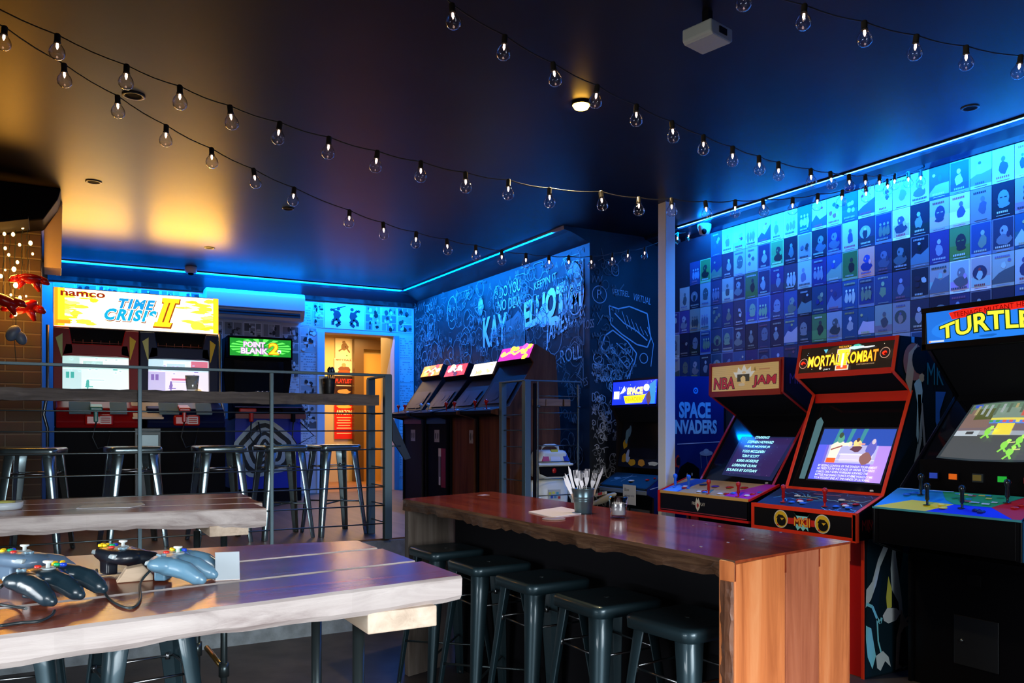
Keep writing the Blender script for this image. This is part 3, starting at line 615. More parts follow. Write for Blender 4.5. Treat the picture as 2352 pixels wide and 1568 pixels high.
# apron badge and two dragon roundels
A = Art((-.033, -.001, .79), (1, 0, 0), (0, 0, 1)); w, h = .73, .115
A.rect(0, 0, w, h, (.006, .006, .008)); A.rect(.205, h*.30, .56, h*.62, (.72, .03, .02))
emblem_dragon(A, .216, h*.5, .049); emblem_dragon(A, .527, h*.5, .049)
A.poly([(.335, h*.78), (.35, h*.95), (.365, h*.8), (.38, h*.95), (.395, h*.8), (.41, h*.95), (.425, h*.78), (.44, h*.98), (.41, h*.6), (.35, h*.6), (.32, h*.98)], (.3, .85, .9)); A.poly([(.335, h*.2), (.35, h*.02), (.37, h*.18), (.39, h*.02), (.41, h*.18), (.43, h*.02), (.425, h*.35), (.34, h*.35)], (.3, .85, .9))
A.text('MKII', .325, h*.26, .115, h*.42, (.9, .1, .02), off=.04); A.text('MKII', .325, h*.26, .115, h*.42, (1, .7, .05), colf=lambda a, b: (1, lerp(.2, .85, 1-b), .05))
A.build('apron_badge', M_PRINT, root)
# side art on the near side
A = Art((.7215, 0, 0), (0, 1, 0), (0, 0, 1)); K = (.006, .02, .03)
A.poly([(.07, .01), (.87, .01), (.87, 1.93), (.385, 1.93), (.345, 1.735), (.51, 1.62), (.255, 1.02), (.09, .77)], K)
A.poly([(.46, .1), (.62, .1), (.60, .70), (.42, .74), (.36, .5)], (.01, .16, .18))
pale = (.62, .72, .72); cy = (.25, .75, .85)
A.poly([(.29, .75), (.20, .62), (.165, .52), (.12, .44), (.075, .40), (.08, .50), (.13, .54), (.18, .66), (.26, .78)], pale); A.poly([(.31, .74), (.29, .60), (.30, .48), (.36, .40), (.37, .33), (.40, .33), (.39, .42), (.34, .66), (.33, .75)], pale)
A.poly([(.27, .56), (.30, .48), (.30, .38), (.26, .36), (.25, .44)], (.75, .72, .10)); A.poly([(.22, .34), (.26, .38), (.34, .37), (.38, .34), (.34, .30), (.27, .29), (.23, .31)], (.7, .75, .75))
A.stroke([(.08, .42), (.13, .40), (.17, .33), (.2, .30), (.21, .33)], .018, cy); A.stroke([(.17, .33), (.18, .20), (.21, .12)], .012, cy); A.poly([(.075, .30), (.12, .28), (.16, .12), (.13, .0+.05), (.09, .12), (.075, .22)], cy); A.poly([(.16, .12), (.22, .14), (.27, .10), (.29, .04), (.24, .08), (.2, .03), (.17, .05)], pale)
A.poly([(.38, .36), (.42, .30), (.47, .32), (.43, .28), (.47, .26), (.41, .25), (.38, .22), (.36, .0+.05), (.40, .01), (.46, .03), (.33, .015), (.34, .2), (.37, .28)], (.5, .42, .34))
A.stroke([(.55, 1.60), (.56, 1.35), (.50, 1.15), (.42, 1.04), (.38, 1.02)], .03, (.45, .55, .55)); A.stroke([(.57, 1.55), (.60, 1.3), (.63, 1.22)], .02, (.4, .42, .42)); A.poly([(.50, 1.66), (.56, 1.72), (.58, 1.62), (.54, 1.3), (.52, 1.36), (.53, 1.55)], (.5, .8, .85))
A.ell(.50, 1.79, .10, .11, (.5, .2, .16), 20); A.poly([(.42, 1.68), (.45, 1.84), (.53, 1.90), (.50, 1.80), (.56, 1.78), (.50, 1.75), (.47, 1.60)], (.75, .55, .35)); A.ell(.55, 1.80, .07, .08, K, 16); A.blob(.57, 1.70, .03, .03, (.75, .55, .3))
A.text('MK', .62, 1.66, .16, .13, (.03, .25, .28)); A.poly([(.70, 1.62), (.80, 1.62), (.74, 1.5), (.74, 1.36), (.70, 1.44)], (.05, .25, .8)); A.rect(.47, 1.90, .50, 1.935, (.1, .45, .7))
A.text('MKII', .05+.04, .79+.03, .14, .07, (.28, .01, .015))
A.build('side_art', M_PRINT, root)
A = Art((.7215, 0, 0), (0, 1, 0), (0, 0, 1)); A.poly([(.005, .78), (.005, .915), (.236, 1.005), (.236, .78)], (.006, .006, .008)); A.text('MKII', .045, .83, .10, .06, (.28, .01, .02)); A.build('panel_side_badge', M_PRINT, root)

# ---- basketball game cabinet
root = thing('arcade_cabinet', (3.90, 4.555, 0), 'four-player arcade cabinet with red trim and a tan NBA JAM marquee', 'arcade machine', None, ROT)
box, pb = (0, .80, .936), (.256, 1.02)
P = upright(root, .708, (.13, .80), box, pb, (.60, 1.50), (.345, 1.646), (.352, 1.876), .87, mat('crimson_edge_trim', (.45, .012, .012), .4), mat('dark_cabinet_side', (.01, .01, .02), .4), (.16, .04), bez=((.262, 1.006), (.60, 1.489)))
MB().box(-.16, -.004, .787, .735, .012, .802).build('lower_rail', M_RED, root); MB().box(-.165, -.006, .787, -.145, .02, .945).build('corner_rail', M_RED, root)
MB().obox((-.165, 0, .93), (.014, 0, 0), (0, .27, .088), (0, 0, .014)).build('panel_side_rail', M_RED, root); MB().obox((.728, 0, .93), (.016, 0, 0), (0, .27, .088), (0, 0, .014)).build('panel_side_rail', M_RED, root)
MB().box(-.145, -.003, .926, .728, .014, .945).build('wood_lip', mat('varnished_pine_lip', (.75, .42, .12), .35), root)
mf = MB(); mf.obox((.018, .335, 1.628), (.672, 0, 0), (0, .001, .04), (0, .02, 0)); mf.obox((.018, .342, 1.85), (.672, 0, 0), (0, .002, .026), (0, .02, 0)); mf.box(.018, .335, 1.65, .032, .352, 1.86); mf.box(.676, .335, 1.65, .690, .352, 1.86); mf.build('marquee_frame', mat('crimson_frame', (.38, .012, .01), .4), root)
A = Art((.03, .341, 1.668), (1, 0, 0), (0, .004, .182)); w, h = .648, .184
A.rect(0, 0, w, h, (.62, .42, .17))
for i in range(14): A.rect(0, h*i/14, w, h*i/14+.0015, (.5, .32, .12), i == 0)
for (t, x) in (('NBA', .04), ('JAM', .63)): A.text(t, w*x, h*.10, w*.31, h*.42, (.02, .015, .03), off=.06, shear=.08); A.text(t, w*x, h*.10, w*.31, h*.42, (.45, .03, .06), off=.02, shear=.08)
A.poly([(w*.38, h*.5), (w*.34, h*.72), (w*.40, h*.70), (w*.41, h*.9), (w*.46, h*.76), (w*.50, h*.99), (w*.54, h*.76), (w*.60, h*.9), (w*.6, h*.7), (w*.66, h*.72), (w*.60, h*.5)], (.75, .74, .66)); A.rect(w*.40, h*.34, w*.58, h*.62, (.05, .05, .04)); A.blob(w*.49, h*.42, w*.045, h*.2, (.75, .55, .25)); A.ell(w*.50, h*.68, w*.03, h*.05, (.7, .5, .25), 10); A.ell(w*.47, h*.22, w*.05, h*.06, (.6, .5, .35), 12)
A.poly([(w*.64, h*.72), (w*.66, h*.88), (w*.68, h*.72)], (.3, .2, .06)); A.rect(w*.72, h*.74, w*.87, h*.78, (.45, .2, .1))
A.build('marquee', M_DIMP, root)
A, L = bezel_art(P); x0, x1, y0, y1 = .165, .665, L*.12, L*.69
A.poly([(.175, y0), (.655, y0-.02), (.69, y1), (.18, y1)], (.012, .015, .06)); A.poly([(.20, y0+.02), (.62, y0+.01), (.66, y1-.01), (.20, y1-.01)], (.028, .016, .085))
for _ in range(40): A.ell(random.uniform(.2, .64), random.uniform(y0, y1), .0015, .002, (.25, .2, .4), 5)
for i, (t, x_, w_) in enumerate([('STARRING!', .335, .13), ('STEPHEN HOWARD', .285, .24), ('WILLIE MORRIS JR', .275, .24), ('TODD MCCLEARN', .28, .21), ('TONY SCOTT', .30, .16), ('KERRI HOSKINS', .275, .20), ('LORRAINE OLIVIA', .255, .23), ('SOUNDS BY KAYDAN', .225, .28)]):
    yy = y1-.028-i*.0405; A.text(t, x_, yy, w_, .021, (.12, .6, .85), off=.03, shear=.1); A.text(t, x_, yy, w_, .021, (.55, 1, .95), off=.004, shear=.1)
A.build('screen', M_SCRN, root)
A, L = bezel_art(P); A.blob(.62, L*.055, .016, .008, (.4, .4, .4)); A.build('maker_mark', M_PRINT, root)
A = Art(Vector((-.145, .012, .9405)), (1, 0, 0), (0, .244, .084)); w, L = .873, .258
A.rect(0, .0, w, L, (.58, .38, .18))
for i in range(22): A.rect(0, L*i/22, w, L*i/22+.0012, (.4, .27, .13), i == 0)
A.poly([(0, 0), (.17, 0), (.20, L*.5), (.27, L), (.1, L), (0, L*.3)], (.03, .12, .6)); A.poly([(.0, 0), (.15, 0), (.17, L*.3), (.06, L*.5)], (.10, .35, .75)); A.poly([(.62, .02), (.873, .0), (.873, L), (.78, L), (.70, L*.6), (.64, L*.3)], (.45, .02, .38))
A.build('panel_overlay', M_PRINT, P['cp'])
for (u_, t, m) in ((-.085, .35, M_BLUEP), (.06, .35, M_BLUEP), (.32, .15, M_REDP), (.60, .15, M_REDP)): bat_stick2(P['cp'], on_cp(box, pb, u_, t), m, .085)
M_NAVYB = mat('navy_button', (.01, .02, .12), .3)
for (u_, t, m) in ((.0, .45, M_WHITEP), (.02, .34, M_REDP), (.132, .66, M_NAVYB), (.215, .2, M_WHITEP), (.25, .26, M_REDP), (.27, .2, M_BLUEP), (.265, .62, mat('violet_button', (.08, .03, .5), .3)), (.42, .2, M_WHITEP), (.47, .24, M_REDP), (.52, .3, M_BLUEP), (.40, .64, M_REDP), (.52, .7, M_REDP), (.655, .25, M_WHITEP), (.68, .36, M_REDP), (.71, .5, M_BLUEP)):
    button(P['cp'], on_cp(box, pb, u_, t), m, .017 if t < .6 else .024)
A = Art((-.14, -.0015, .805), (1, 0, 0), (0, 0, 1)); w, h = .86, .12
A.rect(0, 0, w, h, (.006, .006, .012)); A.rect(0, .004, w, .010, (.35, .05, .08)); A.text('FREE', w*.455-.05, h*.5, .05, .022, (.7, .7, .62)); A.text('PLAY', w*.455+.03, h*.5, .05, .022, (.7, .7, .62)); A.poly([(w*.44, h*.7), (w*.45, h*.95), (w*.462, h*.78), (w*.475, h*.95), (w*.49, h*.7), (w*.49, h*.4), (w*.465, h*.15), (w*.44, h*.4)], (.7, .68, .6)); A.blob(w*.465, h*.5, .012, .02, (.5, .05, .05))
A.build('apron_badge', M_PRINT, root)
A = Art((.7095, 0, 0), (0, 1, 0), (0, 0, 1)); A.poly([(.36, 1.66), (.36, 1.87), (.86, 1.87), (.86, 1.3), (.62, 1.5)], (.012, .012, .03)); A.text('MIDWAY', .40, 1.70, .35, .07, (.10, .05, .25)); A.build('side_art', M_PRINT, root)
MB().box(.03, .14, .20, .1, .16, .78).build('base_trim', M_RED, root)

# ---- large beat-em-up cabinet at the right edge
root = thing('arcade_cabinet', (3.86, 2.87, 0), 'big black arcade cabinet with blue TURTLES marquee and yellow, blue and red panel', 'arcade machine', None, ROT)
w_ = .755; box, pb = (0, .79, .98), (.206, 1.07); M_K2 = mat('deep_black_cabinet', (.003, .003, .004), .3, spec=.2)
P = upright(root, w_, (.285, .70), box, pb, (.71, 1.587), (.445, 1.854), (.422, 2.066), .90, None, M_K2, (.0, .0), apron=M_K2, front=M_K2, bez=((.385, 1.226), (.69, 1.56)), tw=.02)
for x in (-.012, w_): MB().prism([(.0, .785), (.0, .98), (.206, 1.07), (.206, .72)], 'x', x, x+.012).build('panel_cheek', M_K2, root, bevel=.004)
MB().obox((-.012, -.004, .972), (w_+.024, 0, 0), (0, .0, .01), (0, .006, 0)).build('panel_edge', mat('teal_edge_trim', (.05, .3, .36), .35), root)
MB().box(.018, .36, 1.06, w_-.018, .38, 1.23).build('coin_riser', M_K2, root)
for y, m in ((.108, (.03, .08, .6)), (.219, (.95, .16, .01)), (.35, (.12, .09, .02)), (.48, (.02, .55, .05)), (.61, (.8, .03, .04))):
    f = MB().box(y-.028, .352, 1.12, y+.030, .362, 1.165).build('coin_slot', M_METAL if y == .35 else M_BLACK, root)
    MB().box(y-.023, .347, 1.128, y+.021, .354, 1.158).build('coin_button', mat('lit_coin_%d' % int(y*1000), m, .35, emit=.35, ecol=m), f)
t = MB(); seg_trim(t, [(.215, 1.08), (.385, 1.25), (.708, 1.58)], -.001, .004, .003); t.build('edge_trim', M_CHROME, P['sides'][0])
mf = MB(); mf.box(.0, .405, 1.84, w_, .46, 1.875); mf.box(0, .400, 2.045, w_, .46, 2.075); mf.box(0, .405, 1.84, .028, .46, 2.07); mf.box(w_-.028, .405, 1.84, w_, .46, 2.07); mf.build('marquee_frame', M_K2, root, bevel=.003)
A = Art((.03, .412, 1.868), (1, 0, 0), (0, -.01, .18)); w, h = w_-.06, .182
A.rect(0, 0, w, h, (.015, .17, .72)); A.ell(w*.5, h*.4, w*.46, h*.40, (.02, .22, .85), 30)
A.poly([(w*.19, h*.90), (w*.215, h*.70), (w*.85, h*.80), (w*.88, h*.97), (w*.8, h*.99), (w*.3, h*.97)], (.8, .02, .01))
A.text('TEENAGE MUTANT HERO', w*.225, h*.755, w*.62, h*.14, (.18, .0, .0), rot=.035)
fn = lambda a, b: (a, (b*(.72 + .28*math.sin(PI*a)) + .35*math.sin(PI*a)*.6))
A.text('TURTLES', w*.12, h*.14, w*.78, h*.52, (.0, .03, .02), off=.07, fn=fn, rot=.02); A.text('TURTLES', w*.12, h*.14, w*.78, h*.52, (.85, .85, .04), off=.025, fn=fn, rot=.02, colf=lambda a, b: (lerp(.95, .55, a > 2), .88, .05))
A.rect(w*.02, h*.06, w*.145, h*.115, (.6, .7, .8)); A.ell(w*.025, h*.08, .006, .006, (.8, .3, .1), 10); A.blob(w*.5, h*.12, w*.08, h*.05, (.01, .13, .5))
A.build('marquee', printed('lit_blue_marquee', .25, .85), root)
A, L = bezel_art(P); x0, x1 = .11, .66; y0, y1 = L*.06, L*.90
def bow(u, v): return (lerp(x0, x1, u) + (.5-u)*.08*v, lerp(y0, y1, v) + .035*math.sin(PI*u)*(v-.35))
def q(u0, v0, u1, v1, c, up=True): A.poly([bow(lerp(u0, u1, i/6), v0) for i in range(7)] + [bow(lerp(u1, u0, i/6), v1) for i in range(7)], c, up)
q(-.03, -.03, 1.03, 1.03, (.03, .04, .045)); q(0, 0, 1, .42, (.07, .075, .075)); q(0, .42, 1, .5, (.3, .33, .36)); q(0, .40, .25, .55, (.42, .48, .52)); q(0, .5, 1, .62, (.16, .12, .13)); q(0, .55, .3, .92, (.20, .13, .11)); q(.1, .7, .3, .95, (.08, .09, .03)); q(.3, .62, 1, .68, (.1, .2, .6)); q(.3, .68, 1, .72, (.7, .6, .1)); q(.3, .72, 1, .9, (.18, .25, .2)); q(0, .9, 1, 1, (.12, .2, .14)); q(.4, .42, .58, .62, (.75, .62, .06)); q(.03, .93, .12, .99, (.05, .1, .5)); q(.6, .75, .8, .85, (.5, .1, .08)); q(.85, .42, 1, .6, (.2, .1, .4)); q(.12, .42, .2, .47, (.05, .05, .05))
for i in range(9): c_ = random.choice([(.7, .6, .1), (.05, .3, .1), (.6, .1, .1)]); u0 = .3+.07*i; q(u0, .63, u0+.04, .67, c_)
for i in range(14): q(.02+.07*i, random.uniform(.72, .9), .05+.07*i, .95, random.choice([(.3, .35, .35), (.1, .14, .1), (.35, .3, .15)]))
for (a, b) in ((.36, .45), (.60, .22), (.72, .30), (.68, .1)):
    p = bow(a, b); c_ = (.25, .65, .08)
    A.blob(p[0], p[1], .022, .03, c_); A.blob(p[0]+.012, p[1]+.03, .014, .014, (.4, .8, .1)); A.stroke([(p[0], p[1]-.02), (p[0]-.02, p[1]-.05)], .011, c_); A.stroke([(p[0], p[1]-.02), (p[0]+.02, p[1]-.048)], .011, c_); A.stroke([(p[0]+.01, p[1]+.015), (p[0]+.045, p[1]+.02)], .008, (.6, .6, .2))
A.build('screen', M_SCRN, root)
A = Art(Vector((-.008, .002, .9815)), (1, 0, 0), (0, .206, .09)); w, L = w_+.016, .2245
A.rect(0, 0, w, L, (.02, .28, .62)); A.poly([(0, 0), (.39, 0), (.545-.15, L*.42), (.16, L*.47)], (.85, .62, .01)); A.poly([(.30, 0), (w-.02, 0), (.60, L*.42), (.40, L*.42)], (.015, .03, .6)); A.poly([(w-.04, 0), (w, 0), (w, L), (.68, L), (.585, L*.42)], (.6, .015, .02)); A.poly([(.26, L), (.68, L), (.585, L*.42), (.40, L*.42), (.33, L*.6)], (.03, .35, .12))
for _ in range(16): x_, y_ = random.uniform(.33, .58), random.uniform(L*.47, L*.92); A.rect(x_, y_, x_+random.uniform(.02, .05), y_+.012, random.choice([(.6, .7, .7), (.02, .2, .08), (.7, .6, .1), (.5, .05, .05), (.05, .3, .6)]))
A.rect(.02, L*.93, .33, L*.96, (.35, .65, .85))
A.build('panel_overlay', M_PRINT, P['cp'])
M_SB = mat('gloss_black_stick', (.01, .015, .018), .2)
for (u_, t) in ((.165, .75), (.26, .30), (.445, .30), (.62, .70)): bat_stick2(P['cp'], on_cp(box, pb, u_, t), M_SB, .10)
for (u_, t, m) in ((.335, .35, mat('yellow_button', (.9, .75, .1), .3)), (.36, .22, mat('yellow_button', (.9, .75, .1), .3)), (.525, .25, M_NAVYB), (.555, .2, M_NAVYB), (.68, .5, M_REDP), (.70, .62, M_REDP), (.09, .7, M_BLUEP), (.12, .8, M_BLUEP)): button(P['cp'], on_cp(box, pb, u_, t), m, .0155)
dr = MB().box(.255, .298, .16, .49, .306, .42).build('coin_door', mat('satin_black_door', (.012, .014, .016), .3), P['front'], bevel=.003); MB().lathe([(.008, 0), (.008, .006), (0, .007)], (.0, 0, 0), 12).build('lock', M_CHROME, root, loc=(.30, .297, .29)).rotation_euler = (PI/2, 0, 0)
MB().box(.325, .298, .585, .40, .306, .645).build('coin_return', M_BLACK, P['front'], bevel=.003)
A = Art((w_+.0125, 0, 0), (0, 1, 0), (0, 0, 1)); A.poly([(.002, .79), (.002, .975), (.2, 1.06), (.2, .74)], (.02, .10, .13)); A.build('side_art', M_PRINT, root)

# ---- space shooter cabinet
root = thing('arcade_cabinet', (3.95, 5.53, 0), 'old arcade cabinet with blue and yellow SPACE INVADERS marquee behind the pale post', 'arcade machine', None, ROT)
w_ = .61; box, pb = (0, .885, .935), (.16, 1.03)
P = upright(root, w_, (.07, .86), box, pb, (.17, 1.45), (.11, 1.57), (.13, 1.80), .80, None, mat('walnut_dark_side', (.015, .010, .009), .5, spec=.15), apron=mat('dark_teal_panel', (.01, .02, .025), .5, spec=.2), bez=((.165, 1.08), (.24, 1.50)), z_back=1.82)
A = Art((.02, .108, 1.59), (1, 0, 0), (0, .015, .19)); w, h = w_-.04, .19
A.rect(0, 0, w, h, (.01, .03, .85))
for _ in range(26): A.ell(random.uniform(0, w), random.uniform(h*.4, h), .003, .003, (.7, .8, 1), 6)
A.rect(w*.06, h*.25, w*.19, h*.58, (1, .95, .8)); A.poly([(w*.2, h*.45), (w*.3, h*.8), (w*.34, h*.6), (w*.28, h*.5)], (.9, .9, .95)); A.ell(w*.80, h*.68, w*.065, h*.15, (.9, .9, .8), 12); A.poly([(w*.9, 0), (w, 0), (w, h), (w*.86, h*.8)], (.02, .2, .45)); A.blob(w*.86, h*.25, w*.06, h*.3, (.08, .04, .06))
A.text('SPACE', w*.38, h*.44, w*.34, h*.26, (.9, .6, .0), off=.08); A.text('SPACE', w*.38, h*.44, w*.34, h*.26, (1, .9, .45), off=.03)
A.poly([(w*.30, h*.36), (w*.80, h*.40), (w*.72, h*.06), (w*.35, h*.04)], (1, .8, .02)); A.text('INVADERS', w*.345, h*.12, w*.40, h*.18, (.35, .2, .0), off=.0)
A.build('marquee', printed('lit_invader_marquee', .25, 1.6), root)
A, L = bezel_art(P); A.rect(.02, 0, w_-.02, L, (.006, .008, .014))
for (cx, cy, sx, sy, c_) in ((.10, .07, .05, .045, (.45, .2, .01)), (.085, .19, .04, .05, (.5, .25, .01)), (.21, .04, .06, .035, (.6, .28, .01)), (.33, .04, .06, .032, (.65, .25, .02)), (.48, .04, .08, .02, (.6, .55, .35)), (.56, .09, .03, .05, (.3, .15, .05)), (.15, .09, .035, .06, (.35, .38, .4)), (.10, .26, .03, .08, (.12, .25, .32)), (.13, .30, .02, .06, (.1, .2, .3))): A.blob(cx, cy, sx, sy, c_)
A.rect(.16, .085, .50, L-.03, (.004, .004, .006)); A.build('screen', M_PRINT, root)
A = Art(Vector((.02, .006, .937)), (1, 0, 0), (0, .156, .096)); A.rect(0, 0, w_-.04, .18, (.008, .02, .026)); A.stroke([(.06, .05), (.16, .11), (.3, .15)], .004, (.25, .35, .35)); A.stroke([(.19, .06), (.24, .16)], .004, (.5, .55, .55)); A.blob(.1, .1, .05, .02, (.12, .2, .22)); A.build('panel_overlay', M_PRINT, P['cp'])
button(P['cp'], on_cp(box, pb, .33, .45), M_WHITEP, .022); button(P['cp'], on_cp(box, pb, .50, .6), M_REDP, .014); button(P['cp'], on_cp(box, pb, .56, .75), M_REDP, .009)
MB().box(0, -.006, .885, w_, .004, .918).build('front_lip', mat('worn_aluminium', (.22, .25, .26), .4, .6), root, bevel=.004)
for x in (.03, .30): MB().box(x, .083, .34, x+.24, .092, .76).build('coin_door', mat('grey_coin_door', (.07, .075, .08), .5), root, bevel=.004)
A = Art((w_+.0015, 0, 0), (0, 1, 0), (0, 0, 1))
A.poly([(.07, .0), (.07, .86), (.004, .89), (.004, .932), (.16, 1.03), (.17, 1.45), (.11, 1.57), (.13, 1.80), (.79, 1.82), (.79, .0)], (.006, .022, .17))
A.text('SPACE', .325, 1.485, .32, .115, (.22, .62, .88), off=.045, fn=lambda a, b: (a, b)); A.text('INVADERS', .26, 1.36, .45, .10, (.32, .7, .9), off=.045)
A.ring(.49, 1.697, .014, .012, (.06, .4, .9)); A.ell(.49, 1.697, .007, .007, (.06, .4, .9), 10)
A.stroke([(.3, 1.275), (.86-.1, 1.29)], .007, (.5, .6, .85)); A.stroke([(-.0+.03, .93), (.2, .965)], .006, (.5, .6, .85))
A.ell(.60, 1.20, .07, .022, (.30, .4, .55), 18); A.ell(.60, 1.215, .03, .02, (.35, .5, .65), 14); A.stroke([(.54, 1.19), (.55, 1.08)], .004, (.2, .3, .5)); A.stroke([(.60, 1.18), (.62, 1.06)], .004, (.2, .3, .5)); A.stroke([(.66, 1.19), (.70, 1.1)], .004, (.2, .3, .5))
A.blob(.42, 1.02, .13, .12, (.004, .004, .006), j=.2); A.ell(.40, 1.03, .008, .016, (.8, .8, .7), 10); A.ell(.45, 1.035, .007, .013, (.8, .8, .7), 10); A.blob(.30, 1.14, .035, .06, (.55, .03, .02)); A.blob(.31, 1.14, .025, .045, (.01, .01, .03))
A.build('side_art', M_PRINT, root)
# toy ship and note hung on its front
t = thing('toy_spaceship', (3.90, 5.36, .80), 'cream plastic toy spaceship stuck on the front of the space game cabinet', 'toy', None, ROT)
sh = MB(); sh.ell((.0, -.02, .03), (.16, .035, .028), 16, 8, Matrix.Rotation(-.35, 3, 'Y')); sh.build('hull', mat('aged_cream_plastic', (.62, .52, .32), .5), t)
sw = MB(); sw.obox((-.2, -.04, -.05), (.12, 0, .04), (0, .03, 0), (0, 0, .03)); sw.obox((.05, -.03, .05), (.17, 0, -.07), (0, .012, 0), (0, 0, .01)); sw.obox((.03, -.03, .03), (.16, 0, -.075), (0, .012, 0), (0, 0, .01)); sw.obox((-.1, -.05, .04), (.14, 0, .03), (0, .02, 0), (0, 0, .025)); sw.obox((-.2, -.03, -.08), (.03, 0, 0), (0, .02, 0), (0, 0, .14)); sw.build('wings', mat('aged_cream_plastic', (.62, .52, .32), .5), t, bevel=.003)
MB().obox((-.05, -.055, .055), (.05, 0, .01), (0, .015, 0), (0, 0, .02)).build('cockpit', M_REDP, t)
A = Art((0, 0, 0), (0, -1, 0), (0, 0, 1)); A.rect(0, 0, .165, .155, (.62, .60, .52)); A.text('Blow', .02, .105, .06, .025, (.1, .1, .1)); A.text('wires', .02, .06, .07, .02, (.1, .1, .1)); A.text('only', .1, .06, .045, .02, (.1, .1, .1))
tag(A.build('paper_note', M_PRINT, None, (3.938, 5.20, .80)), 'small handwritten paper note taped to the space game cabinet front', 'note')

# ================================================================== LOW SLANTED CABINETS ALONG THE CHALK WALL
M_VINYL = wood('dark_woodgrain_vinyl', [(.05, .016, .008), (.14, .045, .02), (.20, .07, .03)], 2, .6, 0, .6, .1, .1)
M_GREYP = mat('grey_black_laminate', (.018, .017, .018), .6, spec=.15)
def lowboy(Yl, w, D, cols, label, front, strip, ztop, extra=None):
    root = thing('arcade_cabinet', (3.12, Yl, PZ), label, 'arcade machine', 'low slanted arcade cabinets on the platform', ROT)
    zt = ztop - PZ
    prof = [(.17, 0), (.17, .86), (0, .90), (.0, .93), (.17, .965), (.40, zt-.16), (.37, zt-.12), (.42, zt), (D, zt-.10), (D+.05, .75), (D+.02, 0)]
    for x in (0, w-.018): MB().prism(prof, 'x', x, x+.018).build('side_panel', front if x else M_BLACK, root, bevel=.002)
    MB().box(.018, .185, 0, w-.018, .2, .88).build('front_panel', front, root)
    if strip: MB().box(.018, .175, .82, w-.018, .186, .89).build('front_strip', strip, root)
    cp = MB().prism([(.004, .90), (.004, .928), (.17, .963), (.17, .88)], 'x', .018, w-.018).build('control_panel', M_BLACK, root)
    for i in range(2): bat_stick(cp, (w*(.3+.35*i), .06, .935), extra or M_REDP, .07, .018)
    for i in range(4): button(cp, (w*.5+.028*i, .09, .94), M_WHITEP if i % 2 else M_REDP, .012)
    d = Vector((0, .23, zt-.16-.965)); MB().obox((.018, .17, .965), (w-.036, 0, 0), d, (0, .012, -.004)).build('bezel', mat('dull_bezel_glass', (.006, .006, .008), .5, spec=.08), root)
    A = Art(Vector((.018, .165, .97)), (1, 0, 0), d); L = d.length; c1, c2 = random.choice([((.03, .1, .2), (.3, .4, .6)), ((.05, .03, .2), (.3, .25, .7))])
    A.poly([(.06, L*.06), (w-.1, L*.06), (w-.1, L*.6), (.06, L*.6)], c1)
    for _ in range(5): A.blob(random.uniform(.1, w-.15), L*random.uniform(.12, .45), .04, .04, c2)
    A.build('screen', mat('dark_idle_screen', (.012, .015, .03), .5, spec=.1), root)
    MB().prism([(.40, zt-.16), (.37, zt-.12), (.42, zt), (D, zt-.10), (D, zt-.3)], 'x', .018, w-.018).build('hood', M_BLACK, root)
    A = Art(Vector((.022, .368, zt-.115)), (1, 0, 0), (0, .05, .115)); W_, h = w-.044, .125
    A.rect(0, 0, W_, h, cols[0])
    for _ in range(9): A.blob(random.uniform(.05, W_-.05), random.uniform(.01, h-.01), .06, .03, random.choice(cols[1:]))
    t = cols_txt.get(label[:12])
    for s_ in (0,): A.stroke([(W_*.15, h*.4), (W_*.35, h*.65), (W_*.5, h*.4), (W_*.7, h*.7), (W_*.85, h*.35)], .02, cols[-1])
    A.build('marquee', printed('lit_low_marquee', .3, 2.0), root)
    return root
cols_txt = {}
ra = lowboy(8.25, .52, .78, [(1, .25, .02), (1, .6, .05), (1, .75, .1), (.8, .05, .02), (1, .85, .3)], 'black low arcade cabinet with orange marquee and maroon strip, farthest by the chalk wall', M_GREYP, mat('maroon_strip', (.22, .02, .02), .4), 2.065)
rb = lowboy(7.64, .51, .78, [(.7, .04, .02), (1, .7, .2), (1, .95, .8), (.1, .02, .02), (1, .9, .6)], 'black low arcade cabinet with red-white marquee and petrol blue strip by the chalk wall', M_BLACK, mat('petrol_blue_strip', (.01, .08, .16), .4), 2.035, mat('pale_blue_plastic', (.35, .5, .6), .3))
rc = lowboy(7.04, .50, .78, [(.85, .7, .45), (1, .9, .8), (.5, .3, .1), (.9, .6, .2), (1, 1, .95)], 'low woodgrain arcade cabinet with cream and gold marquee by the chalk wall', M_VINYL, None, 2.01)
rd = lowboy(6.48, .60, .62, [(.45, .03, .3), (.7, .1, .5), (.85, .75, .05), (1, .8, .05), (1, .9, .1)], 'tall woodgrain arcade cabinet with purple and yellow marquee behind the toy robot', M_VINYL, None, 2.11)
for r_, x in ((rb, .2), (ra, .2), (rc, .38)):
    A = Art((x, .183, .64), (1, 0, 0), (0, 0, 1)); A.rect(0, 0, .12, .12, (.4, .4, .4)); A.blob(.03, .06, .02, .04, (.1, .1, .1)); A.blob(.085, .06, .02, .04, (.1, .1, .1)); A.build('coin_slot_plate', M_PRINT, r_)
A = Art((.30, .183, .20), (1, 0, 0), (0, 0, 1)); A.rect(.06, 0, .17, .38, (.28, .01, .015)); A.rect(0, .02, .05, .36, (.25, .25, .26)); A.rect(0, .30, .06, .38, (.8, .8, .78)); A.rect(.015, .02, .05, .10, (.8, .8, .78)); A.build('instruction_card', M_PRINT, rb)

